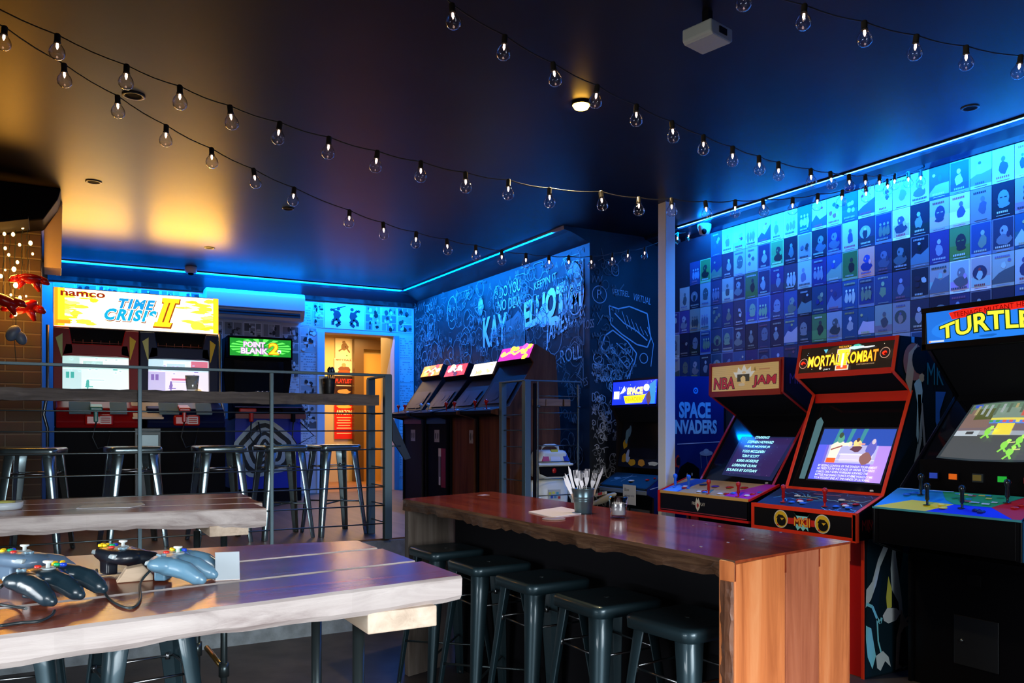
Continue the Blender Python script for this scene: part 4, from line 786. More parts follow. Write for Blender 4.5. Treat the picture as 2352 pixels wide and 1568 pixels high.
# ================================================================== TWIN GUN GAME (far wall)
root = thing('twin_shooter_cabinet', (0, 8.05, PZ), 'wide two-seat gun arcade machine with a glowing yellow TIME CRISIS II marquee', 'arcade machine')
mk = MB().box(0, .555, 1.715, 1.452, .72, 2.08).build('marquee_box', mat('pale_grey_metal', (.5, .5, .5), .4), root, bevel=.004)
A = Art((.008, .553, 1.723), (1, 0, 0), (0, 0, 1)); w, h = 1.436, .349
Y1, Y2, OR, WH = (1, .34, .008), (1, .48, .02), (1, .13, .004), (.9, .8, .52)
A.rect(0, 0, w, h, WH)
for _ in range(80):
    s_ = random.choice([-1, 1]); d_ = random.random()**1.6*w*.34; x_ = d_ if s_ < 0 else w-d_; rx, ry = random.uniform(.04, .12), random.uniform(.008, .028); y_ = random.uniform(.03, h-.03)
    x_ = min(max(x_, rx), w-rx); A.blob(x_, y_, rx, ry, random.choice([Y1, Y2, Y2, (1, .6, .08)]) if d_ < w*.24 else (1, .75, .25), j=.5)
A.rect(0, 0, .05, h, OR); A.rect(.03, 0, .085, h, Y1); A.rect(w-.05, 0, w, h, Y1); A.blob(w*.86, h*.2, .08, .05, Y2); A.rect(.015, .02, .13, .055, (.8, .10, .004))
A.text('namco', .055, h*.80, .36, h*.12, (.09, .005, .002), off=.03)
def tc(t, x, y, ww, hh, col): A.text(t, x, y, ww, hh, (.07, .008, .001), off=.105, shear=.3, sp=1.25); A.text(t, x-.004, y+.006, ww, hh, (.9, .85, .7), off=.085, shear=.3, sp=1.25); A.text(t, x-.004, y+.006, ww, hh, col, off=.055, shear=.3, sp=1.25)
slc = lambda x, y, ww, hh, c, e: (A.poly([(x-e+hh*.3, y+hh*.86-e*.5), (x+ww+e+hh*.3, y+hh*.86-e*.5), (x+ww+e+hh*.33, y+hh+e), (x-e+hh*.33, y+hh+e)], c), A.poly([(x-e, y-e), (x+ww+e, y-e), (x+ww+e+.02, y+hh*.13+e), (x-e+.02, y+hh*.13+e)], c, False), A.poly([(x+ww*.18-e, y), (x+ww*.42+e, y), (x+ww*.42+e+hh*.3, y+hh*.95), (x+ww*.18-e+hh*.3, y+hh*.95)], c, False), A.poly([(x+ww*.58-e, y), (x+ww*.82+e, y), (x+ww*.82+e+hh*.3, y+hh*.95), (x+ww*.58-e+hh*.3, y+hh*.95)], c, False))
slc(w*.585, h*.10, w*.10, h*.78, (.10, .02, .002), .012); slc(w*.583, h*.125, w*.10, h*.78, (.9, .24, .006), .004)
tc('TIME', w*.365, h*.55, w*.21, h*.24, (.003, .10, .22)); tc('CRISIS', w*.285, h*.22, w*.30, h*.28, (.002, .13, .22)); A.blob(w*.57, h*.3, .06, .04, (.25, .5, .6))
A.build('marquee', printed('lit_yellow_marquee', .3, 4.0), root)
def station(x0, body, n, scr, bluish):
    m = body
    MB().prism([(x0, .95), (x0, 1.70), (x0+.13, 1.70), (x0+.16, 1.52), (x0+.16, 1.47), (x0+.075, 1.45), (x0+.07, .95)], 'y', .50, .8).build('screen_surround', m, root, bevel=.006)
    MB().prism([(x0+.715, .95), (x0+.715, 1.70), (x0+.60, 1.70), (x0+.56, 1.52), (x0+.56, 1.47), (x0+.63, 1.45), (x0+.635, .95)], 'y', .50, .8).build('screen_surround', m, root, bevel=.006)
    MB().prism([(x0+.07, 1.445), (x0+.2, 1.455), (x0+.52, 1.455), (x0+.64, 1.445), (x0+.62, 1.56), (x0+.1, 1.56)], 'y', .50, .8).build('brow', m, root, bevel=.006)
    rc_ = MB().box(x0+.1, .74, 1.54, x0+.62, .78, 1.72).build('light_recess', M_BLACKM, root)
    g = MB(); g.tube([(x0+.14, .60, 1.585), (x0+.58, .60, 1.585)], .003)
    for i in range(6): g.tube([(x0+.17+.075*i, .60, 1.575), (x0+.17+.075*i, .60, 1.61)], .003)
    g.build('rail_lamp', mat('dull_red_metal', (.3, .12, .1), .4, .5), rc_)
    for (xa, sg) in ((x0+.02, 1), (x0+.69, -1)):
        A = Art((0, .497, 0), (1, 0, 0), (0, 0, 1)); A.poly([(xa, 1.61), (xa+.055*sg, 1.65), (xa+.055*sg, 1.42), (xa+.045*sg, 1.44)], (.65, .75, .25) if sg > 0 else (.85, .65, .04)); A.build('flash_decal', M_PRINT, root)
    A = Art((x0+.075, .56, 1.04), (1, 0, 0), (0, 0, 1)); w, h = .56, .41
    A.rect(0, 0, w, h, scr[0]); A.rect(0, h*.72, w, h, scr[1]); A.rect(w*.25, h*.8, w, h*.97, (.9, 1, 1)); A.rect(0, h*.25, w*.28, h*.7, scr[2]); A.rect(0, h*.2, w*.3, h*.23, scr[3])
    for (a, b) in ((.05, .5), (.12, .5)): A.rect(w*a, h*b, w*(a+.05), h*(b+.14), scr[3])
    A.rect(w*.35, h*.45, w*.62, h*.48, scr[2]); A.blob(w*.37, h*.38, .018, .05, scr[3]); A.rect(w*.362, h*.1, w*.378, h*.35, scr[3]); A.rect(w*.33, h*.3, w*.45, h*.32, scr[3]); A.rect(w*.3, h*.82, w*.6, h*.9, scr[1]); A.rect(w*.75, h*.7, w*.82, h*.72, scr[3])
    if bluish: A.rect(w*.7, h*.82, w*.98, h*.97, (.75, .2, .3)); A.blob(w*.82, h*.2, .05, .06, (.85, .6, .3)); A.rect(w*.38, h*.5, w*.62, h*.55, (.7, .15, .3))
    for _ in range(14): A.rect(*(lambda a, b: (a, b, a+.02, b+.012))(random.uniform(0, w-.03), random.uniform(h*.6, h*.95)), scr[2])
    A.build('screen', M_BSCRN, root)
    cn = MB().prism([(.05, .78), (.02, .84), (.1, .96), (.5, 1.05), (.5, .78)], 'x', x0+.02, x0+.70).build('console', m, root, bevel=.012)
    for (xx, ww, c_) in ((.12, .17, (.3, .42, .5)), (.44, .14, (.3, .42, .5))): MB().obox((x0+xx, .02, .90), (ww, 0, 0), (0, .10, .10), (0, -.015, .015)).build('console_window', mat('glassy_blue_window', (.2, .35, .42), .1), cn, bevel=.004)
    hl = MB().box(x0+.24, -.01, .80, x0+.47, .08, .90).build('gun_holster', M_REDP, cn, bevel=.02); 
    gn = MB(); gn.obox((x0+.28, -.06, .93), (.10, 0, 0), (0, .16, .03), (0, 0, .035)); gn.obox((x0+.31, -.04, .83), (.035, 0, 0), (0, .04, 0), (0, 0, .11)); gn.build('light_gun', M_REDP if bluish else mat('teal_plastic', (.02, .25, .22), .3), cn, bevel=.01)
    A = Art((x0+.36, -.0125, .815), (1, 0, 0), (0, 0, 1)); A.rect(0, 0, .09, .07, (.75, .72, .72)); 
    for i in range(3): A.rect(.008, .012+.018*i, .08, .02+.018*i, (.5, .05, .05), i == 0)
    A.build('warning_sticker', M_PRINT, cn)
    MB().tube([(x0+.33, -.02, .83), (x0+.30, -.03, .70), (x0+.34, -.02, .60), (x0+.42, -.02, .62), (x0+.45, .0, .78)], .006).build('gun_cable', M_CABLE, cn)
    MB().box(x0+.01, .10, 0, x0+.715, 1.35, .79).build('base', M_BLACK, root, bevel=.008)
    MB().box(x0+.01, .62, .79, x0+.715, 1.35, 2.0).build('rear_body', M_BLACK, root, bevel=.008)
station(0, mat('crimson_fibreglass', (.30, .006, .010), .35, spec=.15), 1, ((.85, 1, .97), (.55, .85, .8), (.6, .85, .85), (.05, .45, .38)), False)
station(.725, mat('navy_fibreglass', (.006, .012, .06), .35, spec=.15), 2, ((.93, .88, 1), (.6, .85, .95), (.6, .55, .85), (.25, .15, .5)), True)
ped = MB().box(.62, -.02, .86, .88, .12, .88).build('centre_shelf', mat('cream_plastic', (.7, .65, .5), .4), root, bevel=.004)
A = Art((.64, .02, .88), (1, 0, 0), (0, .30, .15)); A.poly([(0, 0), (.22, 0), (.19, .2), (.03, .2)], (.85, .5, .2)); A.rect(.05, .05, .17, .06, (.5, .2, .05)); A.rect(.05, .09, .17, .1, (.5, .2, .05)); A.rect(.05, .13, .17, .14, (.5, .2, .05)); A.build('instruction_panel', M_PRINT, ped)
MB().prism([(.0, .88), (.3, 1.03), (.3, .88)], 'x', .63, .87).build('instruction_wedge', mat('cream_plastic', (.7, .65, .5), .4), ped)
cd = MB().box(.64, .02, 0, .86, .12, .78).build('coin_column', mat('dark_grey_metal', (.045, .055, .06), .4, .5), root, bevel=.006)
MB().box(.66, .01, .42, .84, .022, .72).build('coin_door', M_METAL, cd, bevel=.004); MB().ell((.80, .006, .55), (.012, .008, .012), 10, 6).build('lock', M_CHROME, cd)
for x in (-.045, 1.455):
    sd = 1 if x > 0 else -1
    MB().tube([(x, .45, 0), (x, .45, .78), (x+.03*sd*1, .42, .90), (x, .47, 1.10), (x, .50, 1.72)], .014, 8).build('side_bar', mat('grey_steel_bar', (.35, .4, .42), .3, .8), root)
# glass on the shelf is placed below

# ================================================================== GREEN MARQUEE GUN CABINET
root = thing('arcade_cabinet', (1.60, 8.93, PZ), 'black gun cabinet with green POINT BLANK 2 marquee and blue front with white swirl', 'arcade machine')
MB().prism([(0, 1.12), (-.03, 1.40), (.0, 1.75), (.68, 1.75), (.70, 1.42), (.66, 1.12)], 'y', .10, .60).build('body', M_BLACK, root, bevel=.01)
MB().box(.0, .0, 1.52, .68, .12, 1.755).build('marquee_box', M_BLACK, root, bevel=.006)
A = Art((.02, -.002, 1.545), (1, 0, 0), (0, 0, 1)); w, h = .64, .185
A.rect(0, 0, w, h, (.01, .22, .02))
for i in range(18):
    a = 2*PI*i/18; A.poly([(w*.5+.05*math.cos(a-.08), h*.5+.02*math.sin(a-.08)), (w*.5+min(w*.5, .32)*math.cos(a-.09), h*.5+h*.49*math.sin(a-.09)), (w*.5+.32*math.cos(a+.09), h*.5+h*.49*math.sin(a+.09))], (.12, .85, .10))
A.text('POINT', w*.22, h*.52, w*.34, h*.28, (.25, .02, .3), off=.09); A.text('POINT', w*.22, h*.52, w*.34, h*.28, (1, .9, 1), off=.03); A.text('BLANK', w*.18, h*.14, w*.42, h*.30, (.25, .02, .3), off=.09); A.text('BLANK', w*.18, h*.14, w*.42, h*.30, (1, .9, 1), off=.03)
A.text('2', w*.64, h*.16, w*.14, h*.6, (.4, .1, .0), off=.07); A.text('2', w*.64, h*.16, w*.14, h*.6, (1, .6, .02), off=.03); A.ell(w*.80, h*.3, .02, .02, (.9, .9, .8), 12); A.ell(w*.80, h*.25, .012, .008, (.1, .1, .05), 10)
A.build('marquee', printed('lit_green_marquee', .3, 1.5), root)
MB().box(.08, .08, 1.0+.15, .60, .11, 1.50).build('screen', mat('dark_crt_glass', (.006, .007, .008), .08), root)
MB().prism([(-.28, .90), (-.30, .96), (.02, 1.13), (.12, 1.13), (.12, .86)], 'x', .02, .74).build('control_panel', M_BLACK, root, bevel=.01)
MB().box(.02, -.31, .875, .74, -.27, .925).build('front_strip', mat('dark_red_strip', (.16, .01, .015), .4), root); MB().box(.02, -.30, .99, .72, -.10, 1.0).build('panel_line', mat('indigo_strip', (.04, .03, .2), .4), root)
for x in (.05, .48):
    g = MB(); g.obox((x, -.36, .93), (.17, 0, 0), (0, .05, 0), (0, 0, .05)); g.obox((x+.10, -.36, .84), (.04, 0, 0), (0, .05, 0), (0, 0, .10)); g.build('light_gun', M_REDP if x < .1 else M_BLACK, root, bevel=.01)
    MB().tube([(x+.12, -.34, .84), (x+.11, -.34, .68), (x+.16, -.35, .60), (x+.22 + (.12 if x > .1 else 0), -.33, .70), (x+.2, -.3, .84)], .008).build('gun_cable', M_CABLE, root)
MB().box(.04, -.18, 0, .72, .60, .88).build('base', mat('royal_blue_laminate', (.005, .03, .45), .4, spec=.2), root, bevel=.006)
MB().box(.035, -.19, 0, .725, .60, .14).build('plinth', M_BLACKM, root)
A = Art((.04, -.183, .16), (1, 0, 0), (0, 0, 1)); w, h = .68, .70
A.poly([(.0, h*.62), (0, h), (w, h), (w, h*.62), (w*.9, h*.35), (w*.1, h*.35)], (.01, .03, .42))
for rr, c_ in ((.31, (.45, .55, .55)), (.265, (.01, .015, .02)), (.215, (.45, .55, .55)), (.17, (.01, .015, .02)), (.13, (.45, .55, .55)), (.09, (.01, .015, .02)), (.05, (.45, .55, .55))):
    A.poly([(w*.45 + rr*math.cos(a*PI/12)*1.05*(1 if a < 24 else 1), min(h, max(0, h*.56 + rr*.95*math.sin(a*PI/12)+.03*math.cos(a)))) for a in range(24)], c_)
A.build('swirl_art', M_PRINT, root)

# ================================================================== AIR CONDITIONER, DOMES, SIGN, DOWNLIGHTS
t = thing('air_conditioner', (1.46, 9.42, 2.63), 'white split air conditioner on the wall over the gun cabinets', 'air conditioner')
MB().prism([(.23, 0), (.04, .0), (-.0, .06), (-.02, .12), (-.02, .27), (.0, .31), (.23, .31)], 'x', 0, 1.085).build('body', mat('ac_white', (.72, .74, .76), .35), t, bevel=.008)
MB().obox((.04, -.012, .03), (.99, 0, 0), (0, .01, .055), (0, -.012, 0)).build('louvre', mat('ac_dark_slot', (.02, .02, .025), .4), t, bevel=.003); MB().obox((.03, -.022, .105), (1.02, 0, 0), (0, 0, .006), (0, -.004, 0)).build('seam', mat('ac_dark_slot', (.02, .02, .025), .4), t)
t = thing('security_camera', tuple(onX(1618, 523, 4.60)), 'white dome security camera under the cornice at the start of the poster wall', 'camera')
MB().lathe([(.045, .03), (.055, .025), (.055, .0), (.04, -.05), (.0, -.068)], (0, 0, 0), 20).build('dome', M_WHITEP, t); MB().ell((-.025, -.025, -.035), (.022, .02, .026), 12, 8).build('lens', M_BLACK, t)
t = thing('smoke_detector', (1.27, 9.18, 3.02), 'small round white smoke detector on the ceiling near the comic wall', 'smoke detector')
MB().lathe([(.062, .08), (.062, .035), (.05, .015), (0, .012)], (0, 0, 0), 20).build('body', M_WHITEP, t); MB().lathe([(.03, .015), (.025, -.005), (0, -.01)], (0, 0, 0), 14).build('sensor', M_BLACK, t)
t = thing('emergency_light', (2.32, 2.50, 2.975), 'white boxy emergency light hanging from the ceiling at the top edge', 'ceiling light', None, R(12))
MB().prism([(-.075, 0), (-.06, -.01), (.06, -.01), (.075, 0), (.075, .05), (-.075, .05)], 'y', -.07, .07).build('housing', mat('offwhite_plastic', (.62, .66, .6), .45), t, bevel=.006); MB().box(-.02, -.074, .01, .03, -.068, .035).build('vent', M_BLACKM, t); MB().box(-.015, -.015, .05, .015, .015, .125).build('stem', M_BLACKM, t)
for i, (p, rr, lb) in enumerate([(onZ(307, 219, CEIL), .055, 'dark round recessed downlight between the two light strings at upper left'), (onZ(215, 417, CEIL), .052, 'unlit recessed downlight nearest the brick pier'), (onZ(481, 569, CEIL), .05, 'small unlit downlight in front of the yellow marquee'), (onZ(662, 479, CEIL), .045, 'tiny unlit downlight over the lower light string'), (onZ(2228, 247, CEIL), .045, 'unlit downlight in the blue glow at the right')]):
    t = thing('ceiling_downlight', p, lb, 'downlight', 'unlit ceiling downlights')
    MB().lathe([(rr*.72, -.001), (rr*.78, -.006), (rr, -.004), (rr, .0)], (0, 0, 0), 28).build('ring', mat('downlight_ring', (.10, .10, .09), .4, .4), t); MB().lathe([(rr*.7, -.001), (rr*.35, .0), (0, .0)], (0, 0, -.002), 24).build('lens', M_BLACKM, t)
t = thing('ceiling_spotlight', onZ(1335, 236, CEIL), 'glowing warm yellow spotlight on the black ceiling beside the middle light string', 'spotlight')
MB().lathe([(.05, 0), (.05, -.012), (.034, -.016), (.03, -.006)], (0, 0, 0), 24).build('ring', M_BLACK, t); MB().lathe([(.046, -.014), (.035, -.03), (0, -.038)], (0, 0, 0), 20).build('lamp', mat('warm_lamp_glow', (1, .7, .3), .5, emit=30, ecol=(1, .50, .06)), t)

# ================================================================== LIGHT STRINGS
M_GLASS = glassy('clear_bulb_glass', (.93, .93, .96), 1.3, .06)
M_SOCK = mat('brown_socket', (.06, .05, .035), .4)
bulb0 = MB().lathe([(.012, 0), (.0125, -.006), (.017, -.016), (.0265, -.030), (.0295, -.044), (.026, -.058), (.015, -.068), (.0, -.0715)], (0, 0, -.026), 16).build('bulb', M_GLASS, None, loc=(0, 0, 0))
MB().lathe([(.008, .004), (.0115, 0), (.0115, -.028), (.0135, -.030), (.0125, -.034), (0, -.034)], (0, 0, 0), 12).build('socket', M_SOCK, bulb0)
MB().lathe([(.0, -.030), (.0045, -.034), (.0055, -.046), (.002, -.056), (0, -.058)], (0, 0, 0), 8).build('filament', mat('filament_glow', (1, .8, .65), .5, emit=5, ecol=(1, .66, .5)), bulb0)
first = [True]
def string(name, S, A_, B_, label, tail=()):
    t = thing(name, tuple(A_), label, 'string lights', 'bulb strings under the ceiling')
    A_, B_ = Vector(A_), Vector(B_); dx, dy = B_.x-A_.x, B_.y-A_.y; pts = [A_]
    for px in S:
        r = ray(*px); k = (A_.x*dy - A_.y*dx)/(r.x*dy - r.y*dx); p = Vector((r.x*k, r.y*k, CAMH + r.z*k)); pts.append(p)
        if first[0]: b = bulb0; first[0] = False; b.parent = t
        else: b = copy_tree(bulb0, t)
        b.location = p - A_; b.rotation_euler = (random.uniform(-.12, .12), random.uniform(-.12, .12), random.uniform(0, 6))
    pts.append(B_)
    fine = []
    for a, b in zip(pts, pts[1:]):
        for k in range(4): fine.append(a.lerp(b, k/4) + Vector((0, 0, -.008*math.sin(PI*k/4))) - A_)
    fine.append(B_-A_)
    MB().tube(fine, .0028, 6).build('cable', mat('twisted_black_cable', (.05, .045, .04), .4), t)
    return t
S1 = [(-40,0),(132,80),(291,150),(413,198),(528,243),(643,281),(756,315),(867,347),(967,371),(1069,396),(1168,413),(1262,432),(1380,440),(1467,454),(1542,456),(1620,462),(1689,460),(1752,457),(1821,454),(1879,445),(1936,437),(1989,428),(2039,412)]
S2 = [(11,62),(147,147),(270,220),(382,288),(486,341),(582,388),(676,431),(803,483),(880,511),(956,533),(1026,549),(1093,563),(1152,575),(1208,582),(1261,587),(1306,588),(1358,588),(1407,581),(1443,574),(1481,568),(1557,535),(1582,530)]
S3 = [(1038,10),(1160,82),(1270,145),(1372,196),(1462,241),(1543,279),(1616,311),(1683,337),(1743,358),(1788,372),(1862,388),(1907,395),(1950,401),(1988,402),(2021,402),(2056,400),(2086,396),(2114,392)]
S4 = [(1705,-38),(1848,12),(1985,50),(2105,81),(2219,106),(2345,128)]
hook = (4.74, 3.171, 3.033)
string('string_lights', S1, (-.42, 3.615, CEIL), hook, 'long bulb string from upper left, crossing the pale post top, to the poster wall')
string('string_lights', S2, (-.55, 3.74, CEIL), (4.735, 5.315, 3.08), 'lowest bulb string, sagging past the chalk wall to behind the pale post')
string('string_lights', S3, (1.14, 2.743, CEIL), hook, 'bulb string from the top centre passing the yellow spotlight')
string('string_lights', S4, (1.75, 2.183, CEIL), (4.3, 1.835, 3.09), 'short bulb string across the upper right corner')

# ================================================================== FAIRY LIGHTS AND RED ORNAMENTS BY THE BRICK PIER
t = thing('fairy_lights', (-.2, 6.55, 2.5), 'tangle of warm glowing fairy lights hanging before the brick pier', 'fairy lights')
M_WARM = mat('warm_fairy_bulb', (1, .7, .3), .5, emit=14, ecol=(1, .55, .16))
ref = Vector((-.2, 6.55, 2.5)); wires = MB(); nb = 0
for (x, ys, ye) in ((8, 530, 690), (22, 540, 720), (35, 520, 830), (50, 520, 640), (63, 515, 640)):
    pts = [onY(x + 2*math.sin(k*1.7), ys + (ye-ys)*k/12, 6.5) - ref for k in range(13)]
    wires.tube(pts, .0022, 5)
wires.build('wire', mat('dark_green_wire', (.02, .04, .02), .5), t)
for (x, y, r) in ((10, 537, .016), (30, 538, .018), (52, 522, .016), (70, 558, .02), (45, 562, .014), (12, 570, .015), (20, 585, .014), (75, 583, .012), (40, 602, .016), (32, 618, .022), (2, 634, .018), (36, 655, .024), (12, 620, .010), (46, 683, .016), (25, 677, .012), (35, 721, .020), (22, 700, .012), (60, 680, .010)):
    MB().ell(onY(x, y, 6.46) - ref, (r*.6, r*.6, r*.8), 10, 8).build('bulb', M_WARM, t)
M_ORN = mat('glossy_red_ornament', (.55, .01, .004), .2)
def ornament(x, y, s, lb, tilt, Yo=6.52):
    p = onY(x, y, Yo); o = thing('hanging_ornament', tuple(p), lb, 'ornament', 'red ornaments hung among the fairy lights')
    MB().ell((0, 0, 0), (.085*s, .05*s, .035*s), 16, 10, Matrix.Rotation(tilt, 3, 'Y')).build('body', M_ORN, o)
    for i, (a, L) in enumerate(((-1.0, .05), (-.45, .08), (.35, .09), (.95, .05))):
        d = Vector((math.sin(a), 0, -math.cos(a))); MB().tube([Vector((a*.06*s, 0, 0)), Vector((a*.08*s, -.01, 0)) + d*L*s*.5, Vector((a*.08*s, 0, 0)) + d*L*s], [.028*s, .024*s, .010*s], 8).build('leg', M_ORN, o)
    MB().tube([(0, 0, .02), (0, 0, .30)], .0015, 5).build('cord', M_CABLE, o)
ornament(68, 640, 1.0, 'red legged ornament, highest of those among the fairy lights', .0)
ornament(8, 690, 1.1, 'red legged ornament cut off by the left edge of the photo', .4, 6.40)
ornament(55, 705, 1.1, 'red legged ornament, lowest right of those among the fairy lights', -.5, 6.62)
o = thing('shell_ornament', tuple(onY(30, 765, 6.5)), 'grey shell-like ornament hanging under the red ones', 'ornament')
MB().ell((0, 0, 0), (.04, .03, .06), 12, 8, Matrix.Rotation(.5, 3, 'Y')).build('shell', mat('grey_blue_shell', (.12, .16, .22), .4), o); MB().ell((.045, 0, -.03), (.035, .025, .05), 12, 8, Matrix.Rotation(-.4, 3, 'Y')).build('shell', mat('grey_blue_shell', (.12, .16, .22), .4), o); MB().tube([(0, 0, .05), (0, 0, .3)], .0015, 5).build('cord', M_CABLE, o)

# ================================================================== METAL STOOLS
def rsq(s, r, n=5):
    pts = []
    for cx, cy, a0 in ((s-r, s-r, 0), (-s+r, s-r, PI/2), (-s+r, -s+r, PI), (s-r, -s+r, 1.5*PI)):
        for i in range(n+1): a = a0 + PI/2*i/n; pts.append((cx+r*math.cos(a), cy+r*math.sin(a)))
    return pts
def make_stool(h, spread, ftop=.068, fbot=.03, M_STOOL=M_STOOL):
    t = thing('metal_stool', (0, 0, 0), 'x', 'stool')
    levels = [(.150, h-.046), (.158, h-.044), (.1595, h-.010), (.153, h-.002), (.143, h), (.12, h-.003), (.0, h-.004)]
    vs = []; n = 24
    for s_, z in levels:
        p = rsq(max(s_, .001), max(.0005, min(.04, s_*.5))); vs += [(a, b, z) for a, b in p]
    n = len(vs)//len(levels); s = MB(); s.add(vs, [(i*n+k, i*n+(k+1) % n, (i+1)*n+(k+1) % n, (i+1)*n+k) for i in range(len(levels)-1) for k in range(n)], True)
    s.add([(a, b, h-.046) for a, b in rsq(.150, .04)], [tuple(range(n))]); st_ = s.build('seat', M_STOOL, t)
    MB().lathe([(.011, 0), (.011, .001), (0, .0012)], (0, 0, h-.0035), 12).build('centre_hole', M_METAL, st_)
    for sx in (-1, 1):
        for sy in (-1, 1):
            vs = []; m = 7
            for k in range(m):
                q = k/(m-1); z = lerp(h-.045, .0, q); c = lerp(.140, spread, q); f = lerp(ftop, fbot, q**.8); r = lerp(.034, .016, q); th_ = .006
                outer = [(-f, 0)] + [(-r + r*math.sin(a), -r + r*math.cos(a)) for a in [PI/2*i/4 for i in range(5)]] + [(0, -f)]
                inner = [(-th_, -f), (-th_-r*.4, -th_-r*.4), (-f, -th_)]
                vs += [(sx*(c+a), sy*(c+b), z) for a, b in outer + inner]
            nn = 10; l = MB(); l.add(vs, [(i*nn+k, i*nn+(k+1) % nn, (i+1)*nn+(k+1) % nn, (i+1)*nn+k) for i in range(m-1) for k in range(nn)], False)
            l.add(vs[:nn], [tuple(range(nn))]); l.add(vs[-nn:], [tuple(range(nn))])
            o = l.build('leg', M_STOOL, t); md = o.modifiers.new('b', 'BEVEL'); md.width = .003; md.segments = 2; md.limit_method = 'ANGLE'; md.angle_limit = R(30)
            for p in o.data.polygons: p.use_smooth = True
            MB().lathe([(.010, 0), (.012, .012), (.009, .02)], (sx*(spread-.014), sy*(spread-.014), 0), 10).build('foot_cap', M_CABLE, o)
    for zz, q in ((.23, .70), (.50*h/.66, .28)):
        c = lerp(.140, spread, (h-.045-zz)/(h-.045)) - .02
        if zz < .3:
            b = MB(); b.tube([(-c, -c, zz), (c, c, zz)], .006); b.tube([(c, -c, zz+.012), (-c, c, zz+.012)], .006); b.build('cross_brace', M_METAL, t)
        else:
            b = MB()
            for (x0, y0, x1, y1) in ((-c, -c, c, -c), (c, -c, c, c), (c, c, -c, c), (-c, c, -c, -c)): b.tube([(x0, y0, zz), (x1, y1, zz)], .0045); b.lathe([(.0, -.012), (.009, -.012), (.009, .012), (0, .012)], (x0*.93+x1*.07, y0*.93+y1*.07, zz), 8)
            b.build('brace_rod', M_CHROME, t)
    return t
lo = make_stool(.76, .205); hi = make_stool(.66, .19, .064, .034, M_STOOLB)
def place(src, used, x, y, z, rz, label, group):
    o = src if not used[0] else copy_tree(src); used[0] = True
    o.location = (x, y, z); o.rotation_euler = (0, 0, rz); tag(o, label, 'stool', group); return o
ul, uh = [False], [False]
names = ['farthest from the camera', 'second farthest from the camera', 'in the middle of the row', 'second nearest to the camera', 'nearest the plank-clad table end']
for i, ((cx, cy), a) in enumerate(zip([(992, 1272), (1092, 1306), (1217, 1346), (1372, 1398), (1608, 1464)], (3, 1.5, 2, 1, 5))):
    p = onZ(cx, cy, .755); place(lo, ul, p.x+.150, p.y+.150+(.075 if i == 4 else 0), 0, R(a), 'black metal stool at the red bar table, ' + names[i], 'stools along the red timber bar table')
for (x, y, a, lb) in ((.27, 3.06, 8, 'black metal stool whose legs show under the controller table, right one'), (-.13, 3.30, -6, 'black metal stool whose legs show under the controller table at the left edge')):
    place(lo, ul, x, y, 0, R(a), lb, 'stools under the slatted timber tables')
for i, (x, y, a) in enumerate([(-.10, 5.90, -14), (.46, 5.95, 6), (1.0, 5.92, 3), (1.43, 5.94, 5), (1.82, 5.94, 7)]):
    place(hi, uh, x, y, PZ, R(a), 'glossy black metal stool behind the wire railing, %s from the left' % ORD[i+1], 'stools on the platform behind the railing')

# ================================================================== RAILINGS
def railing(name, loc, label, posts, wires, shelf=None, bars=()):
    t = thing(name, loc, label, 'railing')
    for (x, y, w, z1, m) in posts: MB().box(x-w/2, y-w/2, PZ if w > .02 else PZ, x+w/2, y+w/2, z1).build('post', m, t, bevel=.002).location = -Vector(loc)
    for (a, b, r) in wires: MB().tube([Vector(a)-Vector(loc), Vector(b)-Vector(loc)], r, 6).build('wire', M_METAL, t)
    for (x0, y0, z0, x1, y1, z1) in bars: MB().box(x0, y0, z0, x1, y1, z1).build('top_rail', M_RAIL, t, bevel=.002).location = -Vector(loc)
    return t
WZ = [1.504, 1.382, 1.252, 1.120, .988, .858, .730]
M_OLDW = wood('weathered_grey_timber', [(.035, .028, .026), (.11, .085, .075), (.20, .16, .14)], 0, .7, 0, 1.2, .5)
Lc = (2.059, RY, PZ)
t = railing('wire_railing', Lc, 'long steel wire railing with a weathered timber shelf along the platform edge',
    [(-.35, RY, .022, 1.764, M_RAIL), (.461, RY, .022, 1.764, M_RAIL), (1.253, RY, .022, 1.764, M_RAIL), (2.059, RY+.005, .052, 1.775, M_RAIL), (2.059, 5.80, .052, 1.765, M_RAIL)],
    [((-1.5, RY, z), (2.059, RY, z), .0052) for z in WZ] + [((2.059, RY, z), (2.059, 5.80, z), .005) for z in WZ],
    bars=[(-1.5, RY-.012, 1.764, 2.085, RY+.018, 1.782), (2.035, RY, 1.764, 2.083, 5.82, 1.776)])
sh = MB(); xs = [-1.5 + .05*i for i in range(71)]
random.seed(5)
fr = [RY+.012+random.uniform(-.004, .004) for _ in xs]; zt = [1.636+random.uniform(-.003, .003) for _ in xs]; zb = [1.562+random.uniform(-.005, .005) for _ in xs]
vs = []
for i, x in enumerate(xs): vs += [(x-2.059, fr[i]-RY, zb[i]-PZ), (x-2.059, fr[i]-RY, zt[i]-PZ), (x-2.059, .20, 1.638-PZ), (x-2.059, .20, 1.566-PZ)]
sh.add(vs, [(i*4+k, i*4+(k+1) % 4, (i+1)*4+(k+1) % 4, (i+1)*4+k) for i in range(len(xs)-1) for k in range(4)] + [(0, 1, 2, 3), tuple(range(len(vs)-4, len(vs)))])
sh.build('timber_shelf', M_OLDW, t)
L2 = (3.196, RY, PZ)
